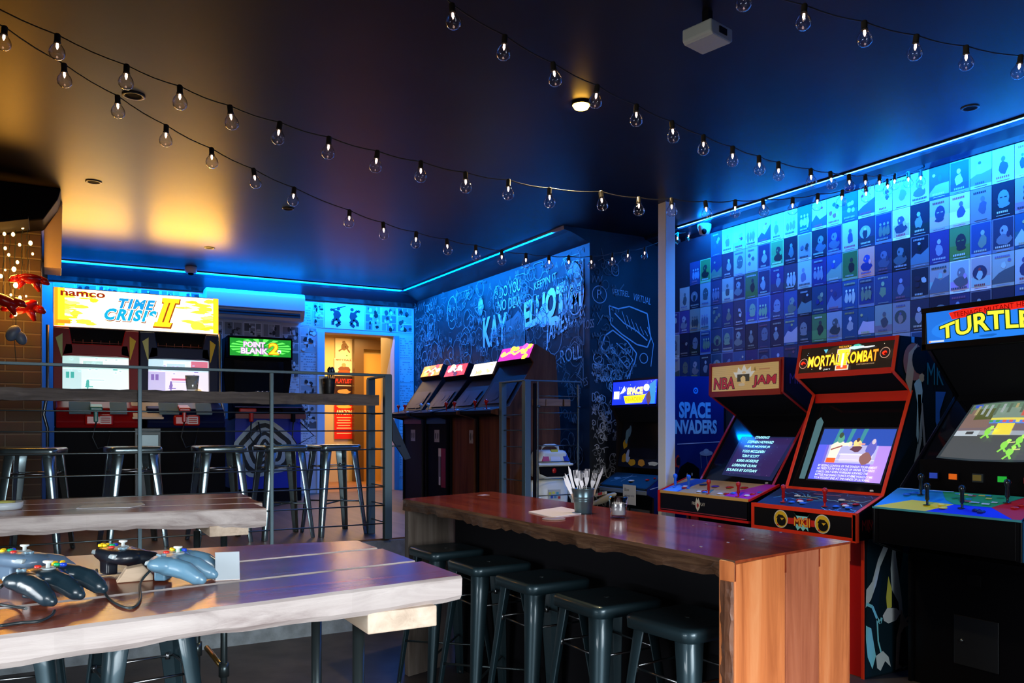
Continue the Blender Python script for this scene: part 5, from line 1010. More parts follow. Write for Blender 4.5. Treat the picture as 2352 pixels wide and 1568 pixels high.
t = railing('wire_railing', L2, 'short steel wire railing with a timber rail in front of the brown cabinet',
    [(3.196, RY, .052, 1.765, M_RAIL), (3.196, 5.83, .045, 1.765, M_RAIL), (3.272, RY, .022, 1.75, M_BLACK), (3.30, RY, .011, 1.765, M_METAL), (3.679, RY, .014, 1.75, M_METAL)],
    [((3.30, RY, z), (3.679, RY, z), .0045) for z in (1.652, 1.520, 1.391, 1.262, 1.135, 1.0, .87)] + [((3.196, RY, z), (3.196, 5.83, z), .0045) for z in WZ],
    bars=[(3.17, RY-.012, 1.765, 3.70, RY+.012, 1.776), (3.17, RY, 1.765, 3.222, 5.85, 1.777)])
M_BROWNR = wood('reddish_timber_rail', [(.10, .045, .025), (.25, .13, .07), (.33, .18, .10)], 0, .6, 0, 1.3, .4)
for x0, x1 in ((3.31, 3.385), (3.39, 3.545), (3.56, 3.62)): MB().box(x0-L2[0], .02, 1.575-PZ, x1-L2[0], .11, 1.632-PZ).build('timber_rail', M_BROWNR, t, bevel=.004)
for x in (3.30, 3.679): MB().ell((x-L2[0], -.01, 1.568-PZ), (.017, .012, .01), 10, 6).build('clamp', M_METAL, t)
a, b, c_ = onY(902, 957, 5.50), onY(944, 1052, 5.50), onY(930, 1056, 5.50)
t = thing('sloping_bracket_board', tuple(a), 'dark blue triangular board bracketed to the right side of the railing corner post', 'board')
MB().prism([(0, 0), (b.x-a.x, b.z-a.z), (b.x-a.x-.045, b.z-a.z-.012), (0, -.17)], 'y', 0, .02).build('board', mat('dark_blue_metal', (.02, .035, .06), .35, .3), t, bevel=.002)
MB().tube([(-.03, 0, -.21), (.06, 0, -.21)], .006).build('bracket', M_METAL, t)

# ================================================================== RED TIMBER BAR TABLE
M_JTOP = wood('polished_red_timber', [(.10, .014, .005), (.25, .038, .012), (.36, .075, .022)], 1, .11, 0, .6, .08, .6)
M_BARK = wood('dark_live_edge', [(.02, .009, .005), (.09, .04, .02), (.16, .085, .045)], 1, .5, .2, 2.2, .8)
M_ORG = wood('daylit_orange_planks', [(.36, .085, .022), (.66, .20, .06), (.80, .33, .13)], 2, .28, .35, .55, .06)  # same timber as the top, daylight put into its brighter colour
M_BRN = wood('darker_brown_plank', [(.20, .05, .022), (.40, .115, .05), (.55, .19, .09)], 2, .28, .35, .6, .06)
M_TEALW = wood('dusky_inner_timber', [(.08, .06, .05), (.16, .13, .11), (.22, .19, .17)], 2, .45, 0, .8, .1)
FR, BR, FL, BL = Vector((1.820, 1.839, 0)), Vector((2.488, 1.948, 0)), Vector((1.741, 4.357, 0)), Vector((2.428, 4.583, 0))
ZT = 1.0; T = thing('bar_table', tuple((FR+BL)/2), 'long polished red timber bar table with a waterfall plank end at its near right', 'table'); O = (FR+BL)/2
random.seed(9)
n = 60; vs = []; b = MB()
for i in range(n+1):
    q = i/n; f = FR.lerp(FL, q) - O; k = BR.lerp(BL, q) - O; wv = random.uniform(-.006, .006); e = min(1, min(q, 1-q)*20)
    th_ = .064 + .005*math.sin(q*21)*e + random.uniform(-.006, .006)*e; din = Vector((.022*e + .012*e*math.sin(q*37) + wv, 0, 0))
    vs += [f + Vector((0, 0, ZT)), f + Vector((-.004*e, 0, ZT-.012)), f + din*.5 + Vector((0, 0, ZT-th_*.6)), f + din + Vector((0, 0, ZT-th_)), k + Vector((0, 0, ZT-.07)), k + Vector((0, 0, ZT))]
fs, mi = [], []
for i in range(n):
    for k in range(6): fs.append((i*6+k, i*6+(k+1) % 6, (i+1)*6+(k+1) % 6, (i+1)*6+k)); mi.append(1 if k in (0, 1, 2, 4) else 0)
base = len(b.v); b.v += [tuple(v) for v in vs]; b.f += fs + [tuple(range(6)), tuple(range(n*6, n*6+6))]; b.sm += [False]*(len(fs)+2); b.mi += mi + [0, 0]
for j in range(len(fs)): 
    pass
top = b.build('tabletop', [M_JTOP, M_BARK], T)
# bolt heads and filled knots in the top
kn = MB()
for (x, y) in ((1592, 1206), (1622, 1203), (1672, 1245), (1706, 1238), (1768, 1229), (1793, 1222), (1610, 1255), (1583, 1262), (1653, 1208)): p = onZ(x, y, ZT+.0005) - O; kn.lathe([(.006, 0), (.005, .0012), (0, .0016)], tuple(p), 10)
kn.build('nail_head', mat('dull_nail', (.25, .25, .3), .3, .8), top)
MB().obox(tuple(onZ(1108, 1138, ZT+.0005)-O), (.06, .02, 0), (-.01, .05, 0), (0, 0, .001)).build('chipped_patch', mat('pale_chip', (.5, .38, .3), .6), top)
dv = (BR-FR); fr_ = [0, .40, .70, 1.0]; nrm = Vector((-dv.y, dv.x, 0)).normalized()
for k in range(3):
    p0 = FR + dv*fr_[k] - O; d = dv*(fr_[k+1]-fr_[k]-.004)
    q = MB().obox(p0 + Vector((0, 0, 0)), d, nrm*.062, (0, 0, ZT-.004)); q.build('end_plank', [M_ORG, M_BRN, M_ORG][k], T, bevel=.004)
q = MB(); m_ = 40; vs = []
for i in range(m_+1):
    z_ = (ZT-.066)*i/m_; e1, e2 = random.uniform(-.004, .004)+.004*math.sin(i*.5), random.uniform(-.003, .003)
    for p in (Vector((.004, .004, 0)), Vector((-.010+e1, .010+e2, 0)), Vector((-.013+e1*.6, .032, 0)), Vector((-.008+e2, .056, 0)), Vector((.004, .060, 0))): vs.append(FR - O + p + Vector((0, 0, z_)))
q.add(vs, [(i*5+k, i*5+(k+1) % 5, (i+1)*5+(k+1) % 5, (i+1)*5+k) for i in range(m_) for k in range(5)] + [tuple(range(5)), tuple(range(m_*5, m_*5+5))])
q.build('bark_edge', wood('chestnut_edge', [(.05, .018, .01), (.16, .06, .03), (.24, .10, .05)], 2, .35, .3, 1.6, .5), T)
dv2 = BL-FL
MB().obox(FL - O + Vector((.006, -.065, 0)), dv2, (-.0, .06, 0), (0, 0, ZT-.066)).build('end_panel', M_TEALW, T, bevel=.004)
MB().obox(Vector((2.13, 2.06, .0)) - O, (-.06, 2.30, 0), (.04, 0, 0), (0, 0, ZT-.08)).build('modesty_panel', M_BLACKM, T)

# things on it
Z0 = ZT + .0005
def bucket(loc, r, h, m, label, group=None):
    t = thing('cutlery_bucket', loc, label, 'bucket', group)
    MB().lathe([(0, .002), (r*.78, 0), (r*.8, .003), (r*.89, h*.48), (r*.905, h*.5), (r*.89, h*.52), (r*.91, h*.56), (r*.925, h*.58), (r*.91, h*.60), (r*.93, h*.64), (r*.945, h*.66), (r*.93, h*.68), (r, h*.97), (r*1.03, h), (r*.98, h*.985), (r*.9, h*.5), (r*.76, .006), (0, .006)], (0, 0, 0), 28).build('pail', m, t)
    return t
bk = onZ(1340, 1178, ZT); 
bucket((bk.x, bk.y, Z0), .052, .118, mat('gunmetal_pail', (.10, .16, .19), .3, .7), 'small dark metal bucket of cutlery on the red timber bar table')
def fork(base, tip, k, label, kind='fork'):
    base, tip = Vector(base), Vector(tip); d = (tip-base); L = d.length; z = d.normalized(); x = z.cross(Vector((.3, 1, .1))).normalized(); y = z.cross(x)
    M = Matrix((x, y, z)).transposed().to_4x4(); M.translation = base
    t = thing(kind, (0, 0, 0), label, 'cutlery', 'cutlery standing in the bucket on the bar table'); t.matrix_world = M
    if kind == 'fork':
        MB().prism([(-.004, 0), (.004, 0), (.0025, L*.62), (-.0025, L*.62)], 'y', -.001, .001).build('handle', M_STEEL, t)
        h_ = MB(); h_.prism([(-.003, L*.60), (.003, L*.60), (.0115, L*.74), (.0115, L*.80), (-.0115, L*.80), (-.0115, L*.74)], 'y', -.001, .001)
        for j in range(4): h_.box(-.0115+.0068*j, -.0008, L*.79, -.0089+.0068*j, .0008, L)
        h_.build('head', M_STEEL, t)
    else:
        MB().prism([(-.005, 0), (.005, 0), (.005, L*.5), (-.005, L*.5)], 'y', -.002, .002).build('handle', mat('wood_handle', (.35, .2, .12), .4), t)
        MB().prism([(-.005, L*.5), (.006, L*.5), (.009, L*.8), (.002, L), (-.006, L*.9)], 'y', -.0008, .0008).build('blade', M_STEEL, t)
for i, (x, dx, dy, h_, kd) in enumerate([(-.028, -.01, 0, .205, 'fork'), (-.008, .0, .01, .19, 'fork'), (.014, .004, -.005, .21, 'fork'), (.032, .022, .0, .19, 'fork'), (.0, .01, .02, .20, 'fork'), (-.02, .0, .02, .2, 'fork'), (-.032, -.055, 0, .19, 'steak_knife'), (-.035, -.035, .01, .225, 'steak_knife'), (-.03, -.065, -.01, .175, 'steak_knife'), (.036, .058, .0, .215, 'steak_knife')]):
    b0 = Vector((bk.x + x*.55*_c, bk.y - x*.55*_s, Z0+.008)); tp = Vector((bk.x + (x+dx)*_c + dy*_s, bk.y - (x+dx)*_s + dy*_c, Z0+h_))
    fork(b0, tp, i, ('steel %s in the cutlery bucket, %s from its left rim' % (kd.replace('_', ' '), ORD[i+1] if kd == 'fork' else ORD[i-5])) if kd != 'steak_knife' or i < 9 else 'lone steak knife leaning right in the cutlery bucket', kd)
cg = onZ(1420, 1188, ZT); t = thing('candle_glass', (cg.x, cg.y, Z0), 'clear glass tumbler holding a white candle on the bar table', 'candle')
MB().lathe([(0, .001), (.034, 0), (.036, .004), (.0435, .092), (.0425, .093), (.035, .012), (0, .012)], (0, 0, 0), 32).build('tumbler', glassy('tumbler_glass', (.92, .94, .96), 1.6, .05), t)
MB().lathe([(0, .013), (.0335, .013), (.040, .066), (0, .068)], (0, 0, 0), 28).build('wax', mat('white_wax', (.92, .92, .93), .5), t); MB().tube([(0, 0, .068), (.001, 0, .078)], .0012).build('wick', M_BLACK, t)
pp = [onZ(x, y, Z0) for x, y in ((1214, 1176), (1268, 1189), (1335, 1180), (1322, 1172), (1290, 1165))]
b = MB(); n = len(pp); b.add(pp + [p+Vector((0, 0, .004)) for p in pp], [tuple(range(n)), tuple(range(n, 2*n))] + [(i, (i+1) % n, (i+1) % n+n, i+n) for i in range(n)]); tag(b.build('paper_napkins', mat('white_paper', (.78, .72, .68), .7)), 'flat stack of white paper napkins left of the cutlery bucket', 'napkins')
c0 = onZ(1272, 1192, Z0); b = MB().lathe([(0, 0), (.05, 0), (.052, .004), (.046, .0045), (.044, .003), (0, .003)], tuple(c0), 28); tag(b.build('round_coaster', mat('worn_coaster', (.30, .22, .18), .5)), 'round pale-rimmed coaster in front of the paper napkins', 'coaster')

# ================================================================== SLATTED TIMBER TABLES AT THE LEFT
M_TOPD = wood('lacquered_dark_red_timber', [(.17, .034, .015), (.30, .070, .034), (.40, .115, .062)], 0, .20, 0, .5, .05, .30)
M_PALE = wood('pale_sapwood_edge', [(.26, .20, .19), (.50, .43, .41), (.64, .57, .54)], 0, .55, 0, 1.0, .5)
def slab(name, front, back, x0, x1, zt, th, parent, O, wob=.006, rag=0, ch=.008):
    """front(x), back(x) give the plan edges; pale sides and chamfers, dark top"""
    n = 46; b = MB(); vs = []
    for i in range(n+1):
        q = i/n; x = lerp(x0, x1, q); tt = th*(1 + wob*6*math.sin(q*13+front(0)*9)) + random.uniform(-wob, wob)*.4; fy = front(x) + random.uniform(-wob, wob)*.25; by = back(x) + random.uniform(-wob, wob)*.3
        ex = (random.uniform(-rag, rag) if i in (0, n) else 0)
        for (y, z) in ((fy+ch, zt), (fy, zt-ch*.7), (fy+.003, zt-tt*.8), (fy+.012, zt-tt), (by-.008, zt-tt), (by, zt-ch*.7), (by-ch, zt)): vs.append((x+ex-O[0], y-O[1], z-O[2]))
    for i in range(n):
        for k in range(7):
            b.f.append((i*7+k, i*7+(k+1) % 7, (i+1)*7+(k+1) % 7, (i+1)*7+k)); b.mi.append(0 if k == 6 else 1); b.sm.append(False)
    b.v = vs; b.f += [tuple(range(7)), tuple(range(n*7, n*7+7))]; b.mi += [1, 1]; b.sm += [False, False]
    return b.build(name, [M_TOPD, M_PALE], parent)
ZN = 1.06
ON = (.3, 2.0, 0)
T = thing('slatted_bar_table', ON, 'near timber bar table with dark red slats and pale live edge, game controllers on it', 'table', 'slatted timber bar tables')
f0 = lambda x: 1.620 + .129*x; f2 = lambda x: 1.866 + .131*x; f1 = lambda x: 2.146 + .114*x; bk_ = lambda x: 2.52 - .086*x + .02*math.sin(x*5)
slab('plank', f0, lambda x: f2(x)-.004, -1.3, .838, ZN, .058, T, ON, .008)
slab('plank', lambda x: f2(x)+.002, lambda x: f1(x)-.004, -1.3, .826, ZN, .05, T, ON, .003, 0, .010)
slab('plank', lambda x: f1(x)+.002, bk_, -1.3, .818, ZN, .05, T, ON, .003, 0, .010)
M_PINE = wood('pale_cross_timber', [(.42, .30, .22), (.62, .48, .36), (.72, .60, .48)], 1, .6, 0, 1, .2)
M_PIPE = mat('black_steel_pipe', (.04, .055, .06), .3, .75)
a = onZ(838, 1385, 1.0); 
cb = MB().box(.60-ON[0], 1.708-ON[1], .955, .765-ON[0], 2.42-ON[1], 1.002).build('cross_timber', M_PINE, T, bevel=.003)
MB().box(-1.0-ON[0], 1.50-ON[1], .955, -.85-ON[0], 2.42-ON[1], 1.002).build('cross_timber', M_PINE, T, bevel=.003)
pa = onZ(830, 1430, .955); pb_ = Vector((pa.x+.02, pa.y+.44, 0)) 
for p in ((pa.x, pa.y+.02), (pb_.x, pb_.y), (-.93, 1.6), (-.93, 2.3)):
    pz = MB().tube([(p[0]-ON[0], p[1]-ON[1], 0), (p[0]-ON[0], p[1]-ON[1], .957)], .0145, 14).build('pipe_leg', M_PIPE, T)
    MB().lathe([(.035, 0), (.035, .006), (.018, .008), (.018, .02), (.0145, .022)], (p[0]-ON[0], p[1]-ON[1], 0), 16).build('floor_flange', M_PIPE, pz)
OT = (.3, 4.05, 0)
T = thing('slatted_bar_table', OT, 'farther timber bar table with dark red slats, standing before the wire railing', 'table', 'slatted timber bar tables')
g0 = lambda x: 3.704 - .167*x + .02*math.sin(x*4); gb = lambda x: 4.55 - .09*x
gm = lambda k: (lambda x: lerp(g0(x), gb(x), k))
slab('plank', g0, lambda x: gm(.30)(x)-.004, -1.3, .80, ZN, .075, T, OT, .012)
slab('plank', lambda x: gm(.30)(x)+.002, lambda x: gm(.66)(x)-.004, -1.3, .84, ZN, .05, T, OT, .003, 0, .012)
slab('plank', lambda x: gm(.66)(x)+.002, gb, -1.3, .86, ZN, .05, T, OT, .003, 0, .012)
MB().box(.575-OT[0], 3.62-OT[1], .945, .735-OT[0], 4.42-OT[1], .99).build('cross_timber', M_PINE, T, bevel=.003)
MB().box(-1.0-OT[0], 3.9-OT[1], .945, -.85-OT[0], 4.6-OT[1], .99).build('cross_timber', M_PINE, T, bevel=.003)
for k, p in enumerate(((onZ(481, 1240, .945).x+.0, 3.86), (.645, 3.69), (-.93, 4.0), (-.93, 4.5))):
    pz = MB().tube([(p[0]-OT[0], p[1]-OT[1], 0), (p[0]-OT[0], p[1]-OT[1], .946)], .0145, 14).build('pipe_leg', M_PIPE, T)
    MB().lathe([(.022, -.03), (.022, .03)], (p[0]-OT[0], p[1]-OT[1], .36 if k else .42), 14).build('pipe_joint', M_PIPE, pz)
    if k < 2: MB().lathe([(.018, -.03), (.018, .03)], (p[0]-OT[0], p[1]-OT[1], .80), 14).build('pipe_joint', M_PIPE, pz)
MB().tube([(.60-OT[0], 3.86-OT[1], .42), (.645-OT[0], 3.69-OT[1], .36)], .012, 12).build('brass_link', M_BRASS, T)

# ================================================================== GAME CONTROLLERS
def controller(loc, rz, col, name, label, tilt=0, bcol=(.12, .18, .22)):
    t = thing('game_controller', loc, label, 'game controller', 'game controllers on the near timber table', rz)
    m = mat(name, col, .33, coat=.3); b = MB()
    b.ell((0, .0, .047), (.078, .036, .018), 24, 12, e=.75); b.ell((-.050, -.006, .046), (.032, .038, .019), 18, 10); b.ell((.050, -.006, .046), (.032, .038, .019), 18, 10); b.ell((0, -.01, .046), (.034, .042, .019), 18, 10)
    for x, sp, L in ((-.054, -.010, .080), (0, 0, .084), (.054, .010, .080)):
        pts = [Vector((x, -.005, .042)), Vector((x+sp*.4, -.030, .041)), Vector((x+sp*.8, -.058, .034)), Vector((x+sp, -L, .020)), Vector((x+sp, -L-.012, .0145))]
        b.tube(pts, [.019, .021, .0205, .0165, .010], 12); b.ell(pts[-1], (.0105, .011, .0105), 12, 8); b.ell(pts[-2], (.0165, .017, .0165), 12, 8)
    b.box(-.022, .004, .004, .022, .030, .04)
    o = b.build('body', m, t, merge=False); o.modifiers.new('r', 'REMESH').voxel_size = .0028; o.modifiers['r'].use_smooth_shade = True
    sm = o.modifiers.new('s', 'SMOOTH'); sm.iterations = 4
    dk = mat('dark_controller_face', (.015, .014, .014), .3)
    fp = MB(); fp.ell((0, .0, .058), (.066, .024, .0065), 24, 8, e=.85); fp.build('face_plate', mat(name+'_face', tuple(c*.5 for c in col), .22), t)
    MB().lathe([(.0135, .0), (.0145, .004), (.012, .006), (.0115, .003)], (0, -.016, .060), 18).build('stick_collar', mat('grey_stick', (.35, .42, .45), .35), t)
    MB().lathe([(.0045, 0), (.004, .011), (.0095, .014), (.0095, .017), (0, .0175)], (0, -.016, .062), 16).build('thumb_stick', mat('pale_stick', (.72, .78, .76), .35), t)
    d = MB(); d.box(-.055, .0, .064, -.035, .0065, .069); d.box(-.048, -.007, .064, -.042, .0135, .069); d.build('direction_pad', mat('blue_grey_pad', (.2, .32, .4), .35), t, bevel=.0015)
    YL = mat('yellow_controller_button', (.95, .62, .01), .3)
    for (x, y) in ((.050, .017), (.060, .008), (.040, .010), (.051, .0)): MB().lathe([(.0052, 0), (.0052, .005), (.0035, .0065), (0, .0068)], (x, y, .0625), 12).build('yellow_button', YL, t)
    for (x, y, nm, c) in ((.034, -.004, 'green_button', (.0, .42, .14)), (.040, -.014, 'blue_button', (.01, .06, .6)), (0, .010, 'red_button', (.75, .03, .02))): MB().lathe([(.0068, 0), (.0068, .005), (.005, .007), (0, .0075)], (x, y, .0615), 14).build(nm, mat(nm, c, .3), t)
    for x in (-.05, .05): MB().obox((x-.014, .022, .046), (.028, 0, 0), (0, .012, 0), (0, -.003, .010)).build('shoulder_button', mat('grey_stick', (.35, .42, .45), .35), t, bevel=.003)
    return t
controller((.232, 1.985, ZN+.001), R(62), (.12, .26, .38), 'steel_blue_controller', 'blue-grey three-pronged game controller, rightmost on the near table')
controller((-.02, 1.905, ZN+.001), R(44), (.012, .03, .045), 'blue_black_controller', 'black three-pronged game controller nearest the camera')
controller((.13, 2.14, ZN+.001), R(108), (.008, .012, .02), 'black_controller', 'black game controller behind, turned away, in the middle of the near table')
controller((-.07, 2.17, ZN+.001), R(125), (.10, .17, .26), 'slate_controller', 'slate-blue game controller at the left edge of the near table')
def cable(pts, label):
    P_ = [onZ(x, y, ZN + dz) for x, y, dz in pts]; fine = []
    for i in range(len(P_)-1):
        p0, p1, p2, p3 = P_[max(0, i-1)], P_[i], P_[i+1], P_[min(len(P_)-1, i+2)]
        for k in range(6):
            s_ = k/6; fine.append(.5*((2*p1) + (p2-p0)*s_ + (2*p0-5*p1+4*p2-p3)*s_**2 + (3*p1-p0-3*p2+p3)*s_**3))
    fine.append(P_[-1])
    c = sum(fine, Vector())/len(fine); o = thing('controller_cable', tuple(c), label, 'cable', 'controller cables on the near table'); MB().tube([p-c for p in fine], .0028, 8).build('cord', M_CABLE, o)
cable([(222, 1308, .03), (226, 1330, .02), (245, 1368, .004), (275, 1390, .003), (305, 1395, .003), (322, 1375, .003), (322, 1340, .003), (340, 1315, .02), (357, 1303, .03)], 'thin black cable looping between the middle and rightmost controllers')
cable([(0, 1388, .003), (38, 1394, .003), (60, 1397, .012)], 'pale-lit cable running left from the front black controller')
cable([(0, 1437, .003), (45, 1430, .003), (90, 1426, .003), (118, 1413, .003), (125, 1402, .006)], 'cable curving in under the front black controller')
cable([(0, 1350, .02), (22, 1330, .03), (48, 1322, .045)], 'thick cable rising at the left edge of the near table')
# card and block
a, b_ = onZ(495, 1334, ZN), onZ(551, 1331, ZN); t = thing('menu_card', tuple(a), 'pale blue-white card standing behind the rightmost controller', 'card', None)
MB().obox((0, 0, .0005), (b_-a)*1.0, (-.004, .03, 0), (0, 0, .0015)).build('foot', mat('white_paper', (.78, .72, .68), .7), t); MB().obox((0, 0, .001), (b_-a), (.0004, .0015, 0), (.001, .012, .062)).build('panel', mat('pale_blue_card', (.30, .36, .41), .4), t)
a = onZ(268, 1340, ZN); t = MB().prism([(0, 0), (.075, 0), (.075, .012), (.055, .035), (.02, .03)], 'y', 0, .035); o = t.build('wooden_wedge', wood('light_wedge_wood', [(.4, .28, .18), (.6, .45, .32)], 0, .6, 0, 2), None, bevel=.002, loc=(a.x, a.y, ZN+.0008)); tag(o, 'small pale wooden wedge between the middle and rightmost controllers', 'wooden block')
c0 = onZ(6, 1172, ZN); t = thing('round_dish', (c0.x, c0.y+.05, ZN+.0008), 'round pale blue-white dish on the farther timber table at the left edge', 'dish'); MB().lathe([(0, 0), (.068, 0), (.072, .008), (.074, .03), (.07, .031), (.066, .010), (0, .008)], (0, 0, 0), 28).build('bowl', mat('pale_ceramic', (.6, .68, .74), .35), t); MB().lathe([(0, .012), (.04, .012), (.045, .034), (0, .038)], (0, 0, 0), 14).build('contents', mat('yellow_green_contents', (.5, .5, .12), .5), t)
pp = [onZ(x, y, ZN+.001) for x, y in ((175, 1168), (190, 1162), (325, 1155), (333, 1159), (300, 1166))]
b = MB(); n = len(pp); b.add(pp + [p+Vector((0, 0, .003)) for p in pp], [tuple(range(n)), tuple(range(n, 2*n))] + [(i, (i+1) % n, (i+1) % n+n, i+n) for i in range(n)]); tag(b.build('reflection_patch', mat('cool_white', (.65, .68, .7), .4)), 'flat white patch standing for a reflection on the farther timber table', 'reflection patch')  # a reflection on the table top, built as a thin white sheet

# ================================================================== ON THE RAILING SHELF, ROBOT, CORRIDOR
zs = 1.639
t = bucket((1.665, 5.545, zs), .046, .105, mat('black_pail', (.012, .014, .016), .4), 'black bucket of dark cutlery on the railing shelf before the doorway')
random.seed(3)
c = MB()
for i in range(9):
    x, y = random.uniform(-.025, .03), random.uniform(-.02, .02); c.tube([(x*.5, y*.5, .02), (x+random.uniform(-.01, .03), y, .14)], .003, 6); c.ell((x+.012, y, .15+random.uniform(0, .02)), (.011, .004, .02), 8, 6)
o = c.build('spoons', mat('blue_black_cutlery', (.04, .08, .14), .3, .6), t)
tag(MB().lathe([(0, .001), (.032, 0), (.033, .004), (.043, .098), (.042, .099), (.034, .012), (0, .012)], (.775, 5.545, zs), 28).build('drinking_glass', glassy('grey_glass', (.6, .62, .6), .5)), 'empty drinking glass on the railing shelf before the second shooter screen', 'glass')
o = MB().obox((1.615, 5.60, zs), (.065, .0, 0), (0, .004, 0), (0, .01, .125)).build('white_card', mat('cool_white', (.65, .68, .7), .4)); tag(o, 'white card propped behind the black cutlery bucket on the railing shelf', 'card')
b = MB()
for i in range(4): b.tube([(1.16+.03*i, 5.50, zs+.004), (1.19+.03*i, 5.56, zs+.006)], .003, 6); b.ell((1.195+.03*i, 5.575, zs+.007), (.008, .016, .004), 8, 6)
tag(b.build('loose_teaspoons', M_CHROME), 'few bright teaspoons lying on the railing shelf before the green marquee cabinet', 'cutlery')

t = thing('toy_robot', (3.57, 5.72, PZ), 'cream toy robot with black visor and red, yellow and blue cap', 'robot toy', None, R(-8))
M_CRM = mat('cream_robot_plastic', (.80, .82, .70), .35)
bd = MB(); bd.ell((0, 0, .21), (.155, .11, .185), 24, 14, e=.72); bd.build('body', M_CRM, t)
MB().ell((0, 0, .03), (.17, .15, .04), 20, 8, e=.6).build('base', M_CRM, t)
hd = MB().prism([(-.135, .385), (-.15, .44), (-.15, .50), (-.105, .60), (.105, .60), (.15, .50), (.15, .44), (.135, .385), (.08, .36), (-.08, .36)], 'y', -.12, .11).build('head', M_CRM, t, bevel=.03, seg=4)
MB().prism([(-.132, .41), (-.14, .47), (.14, .47), (.132, .41), (.07, .385), (-.07, .385)], 'y', -.128, -.05).build('visor', M_BLACK, hd, bevel=.008); MB().ell((-.01, -.13, .435), (.02, .006, .022), 12, 8).build('eye', M_REDP, hd)
MB().prism([(-.155, .475), (-.155, .495), (.155, .495), (.155, .475)], 'y', -.15, .0).build('peak', M_CRM, hd, bevel=.008)
A = Art((0, -.1405, 0), (1, 0, 0), (0, 0, 1)); 
capm = MB()
for (xa, xb, xc_, xd, nm, c_) in ((-.12, -.05, -.06, -.085, 'cap_panel', (.6, .02, .02)), (-.04, .055, .03, -.035, 'cap_panel', (.75, .72, .68)), (.085, .13, .10, .06, 'cap_panel', (.02, .02, .35))):
    MB().add([(xa, -.135, .505), (xb, -.135, .505), (xc_, -.105, .595), (xd, -.105, .595), (xa, -.11, .505), (xb, -.11, .505), (xc_, -.08, .595), (xd, -.08, .595)], [(0, 1, 2, 3), (4, 5, 6, 7), (0, 1, 5, 4), (1, 2, 6, 5), (2, 3, 7, 6), (3, 0, 4, 7)]).build(nm, mat('cap_%d' % int(c_[0]*100), c_, .35), hd)
MB().box(-.03, -.115, .575, .03, -.09, .606).build('cap_badge', mat('olive_yellow', (.6, .58, .05), .4), hd)
MB().tube([(-.075, -.02, .59), (-.07, -.02, .625), (-.04, -.02, .64), (.04, -.02, .64), (.07, -.02, .625), (.075, -.02, .59)], .011, 10).build('handle', M_CRM, hd)
for s_ in (-1, 1):
    ar_ = MB(); ar_.ell((s_*.155, -.01, .30), (.03, .05, .055), 14, 10, e=.7); ar_.tube([(s_*.16, -.02, .28), (s_*.175, -.06, .22), (s_*.17, -.11, .20)], .02, 10); ar_.build('arm', M_CRM, t)
    MB().box(s_*.17-.03, -.17, .17, s_*.17+.03, -.12, .23).build('hand', M_CRM, t, bevel=.008)
A = Art((-.055, -.1135, .19), (1, 0, 0), (0, 0, 1)); A.rect(0, 0, .11, .09, (.5, .52, .45)); 
for (a, b, c_) in ((.005, .05, (.6, .6, .08)), (.035, .055, (.7, .7, .1)), (.07, .05, (.1, .4, .5)), (.02, .02, (.05, .1, .4)), (.05, .02, (.1, .3, .5)), (.085, .015, (.5, .05, .05))): A.rect(a, b, a+.022, b+.02, c_)
A.build('chest_buttons', M_PRINT, t)

# corridor posters, shelf and inner door (seen through the doorway)
def cposter(px0, py0, px1, py1, Yp, draw, label):
    a, b_ = onY(px0, py1, Yp), onY(px1, py0, Yp); w, h = b_.x-a.x, b_.z-a.z
    A = Art((0, 0, 0), (1, 0, 0), (0, 0, 1)); draw(A, w, h); o = A.build('wall_poster', M_PRINT, None, tuple(a)); tag(o, label, 'poster', 'posters in the lit corridor')
def d1(A, w, h):
    A.rect(0, 0, w, h, (.85, .72, .48)); A.blob(w*.55, h*.6, w*.25, h*.22, (.25, .13, .05)); A.blob(w*.5, h*.8, w*.12, h*.1, (.3, .18, .08)); A.stroke([(w*.2, h*.35), (w*.6, h*.6), (w*.85, h*.3)], .02, (.22, .12, .05)); A.ell(w*.68, h*.15, .012, .012, (.1, .3, .1), 10)
def d2(A, w, h):
    A.rect(0, 0, w, h, (.9, .75, .5)); A.text('MATT', w*.08, h*.87, w*.4, h*.09, (.8, .05, .02), off=.04); A.text('HALL', w*.52, h*.87, w*.4, h*.09, (.8, .05, .02), off=.04); A.blob(w*.5, h*.35, w*.38, h*.3, (.2, .07, .04)); A.ell(w*.5, h*.62, w*.12, h*.12, (.6, .3, .15), 12); A.blob(w*.5, h*.2, w*.4, h*.16, (.5, .08, .02))
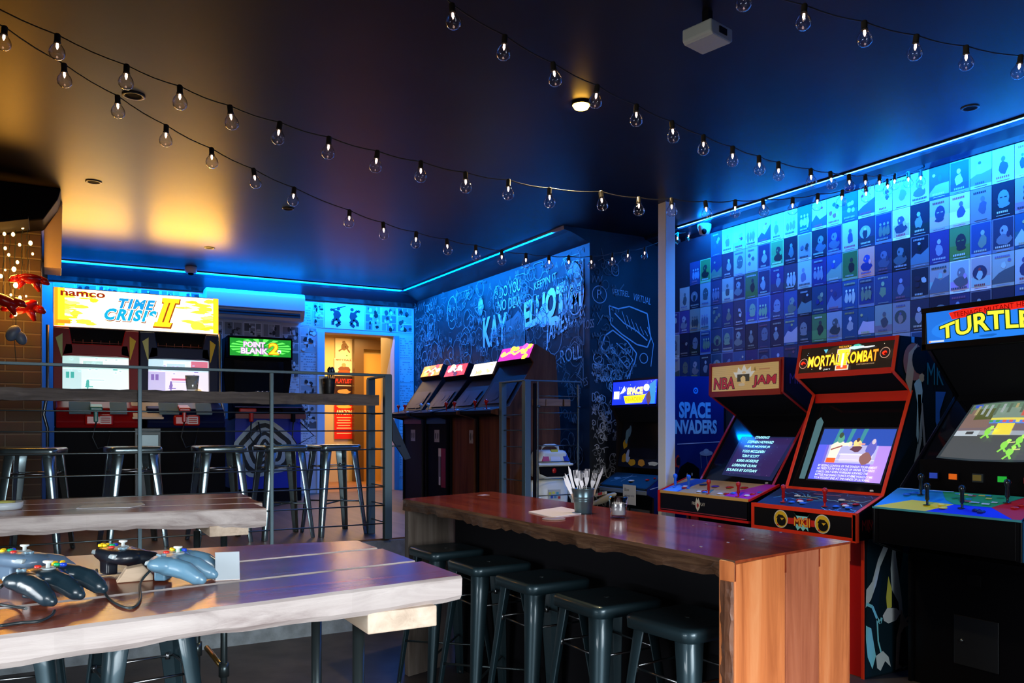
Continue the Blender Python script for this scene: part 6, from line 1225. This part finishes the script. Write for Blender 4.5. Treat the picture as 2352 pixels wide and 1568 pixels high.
def d3(A, w, h):
    A.rect(0, 0, w, h, (.03, .01, .01)); A.text('PLAYLIST', w*.06, h*.62, w*.88, h*.22, (.85, .03, .02), off=.03); A.rect(w*.1, h*.45, w*.9, h*.5, (.6, .5, .4)); A.blob(w*.5, h*.15, w*.45, h*.16, (.5, .25, .08))
def d4(A, w, h):
    A.rect(0, 0, w, h, (.75, .02, .01)); A.blob(w*.5, h*.93, w*.45, h*.07, (.9, .5, .1)); A.text('AMAZON', w*.1, h*.70, w*.8, h*.13, (.95, .85, .4), off=.03)
    for i in range(7): A.rect(w*(.12+.05*(i % 2)), h*(.60-.075*i), w*(.88-.05*(i % 2)), h*(.60-.075*i)+.012, (.9, .75, .35), i == 0)
cposter(770, 778, 809, 822, 11.48, d1, 'cream poster with a brown crouching figure in the lit corridor'); cposter(768, 824, 811, 862, 11.48, d2, 'poster with red MATT HALL lettering in the lit corridor')
cposter(768, 864, 811, 905, 11.48, d3, 'black and red PLAYLIST poster in the lit corridor'); cposter(768, 928, 812, 1008, 11.48, d4, 'tall red poster with yellow lettering in the lit corridor')
t = thing('corridor_shelf', (3.02, 10.9, PZ), 'dark tall shelf just inside the doorway on the left', 'shelf')
for x in (0, .16): MB().box(x, 0, 0, x+.02, .3, 1.95).build('upright', M_BLACK, t)
for z in (.0, .45, .75, 1.05, 1.35, 1.65, 1.93): MB().box(.02, 0, z, .16, .3, z+.02).build('shelf_board', M_BLACK, t)
a, b_ = onY(812, 1120, 11.4), onY(872, 782, 11.4)
dr = MB(); x0, x1, z1 = a.x, b_.x+.1, b_.z
dr.box(x0, 11.36, PZ, x0+.14, 11.46, z1); dr.box(x1-.06, 11.36, PZ, x1, 11.46, z1); dr.box(x0+.14, 11.36, z1-.14, x1-.06, 11.46, z1)
d_ = struct(dr.build('door_1', mat('dark_brown_frame', (.10, .05, .02), .4)))
struct(MB().box(x0+.16, 11.44, PZ, x0+.46, 11.47, z1-.2).build('door_2', mat('ochre_door', (.55, .30, .08), .4)))
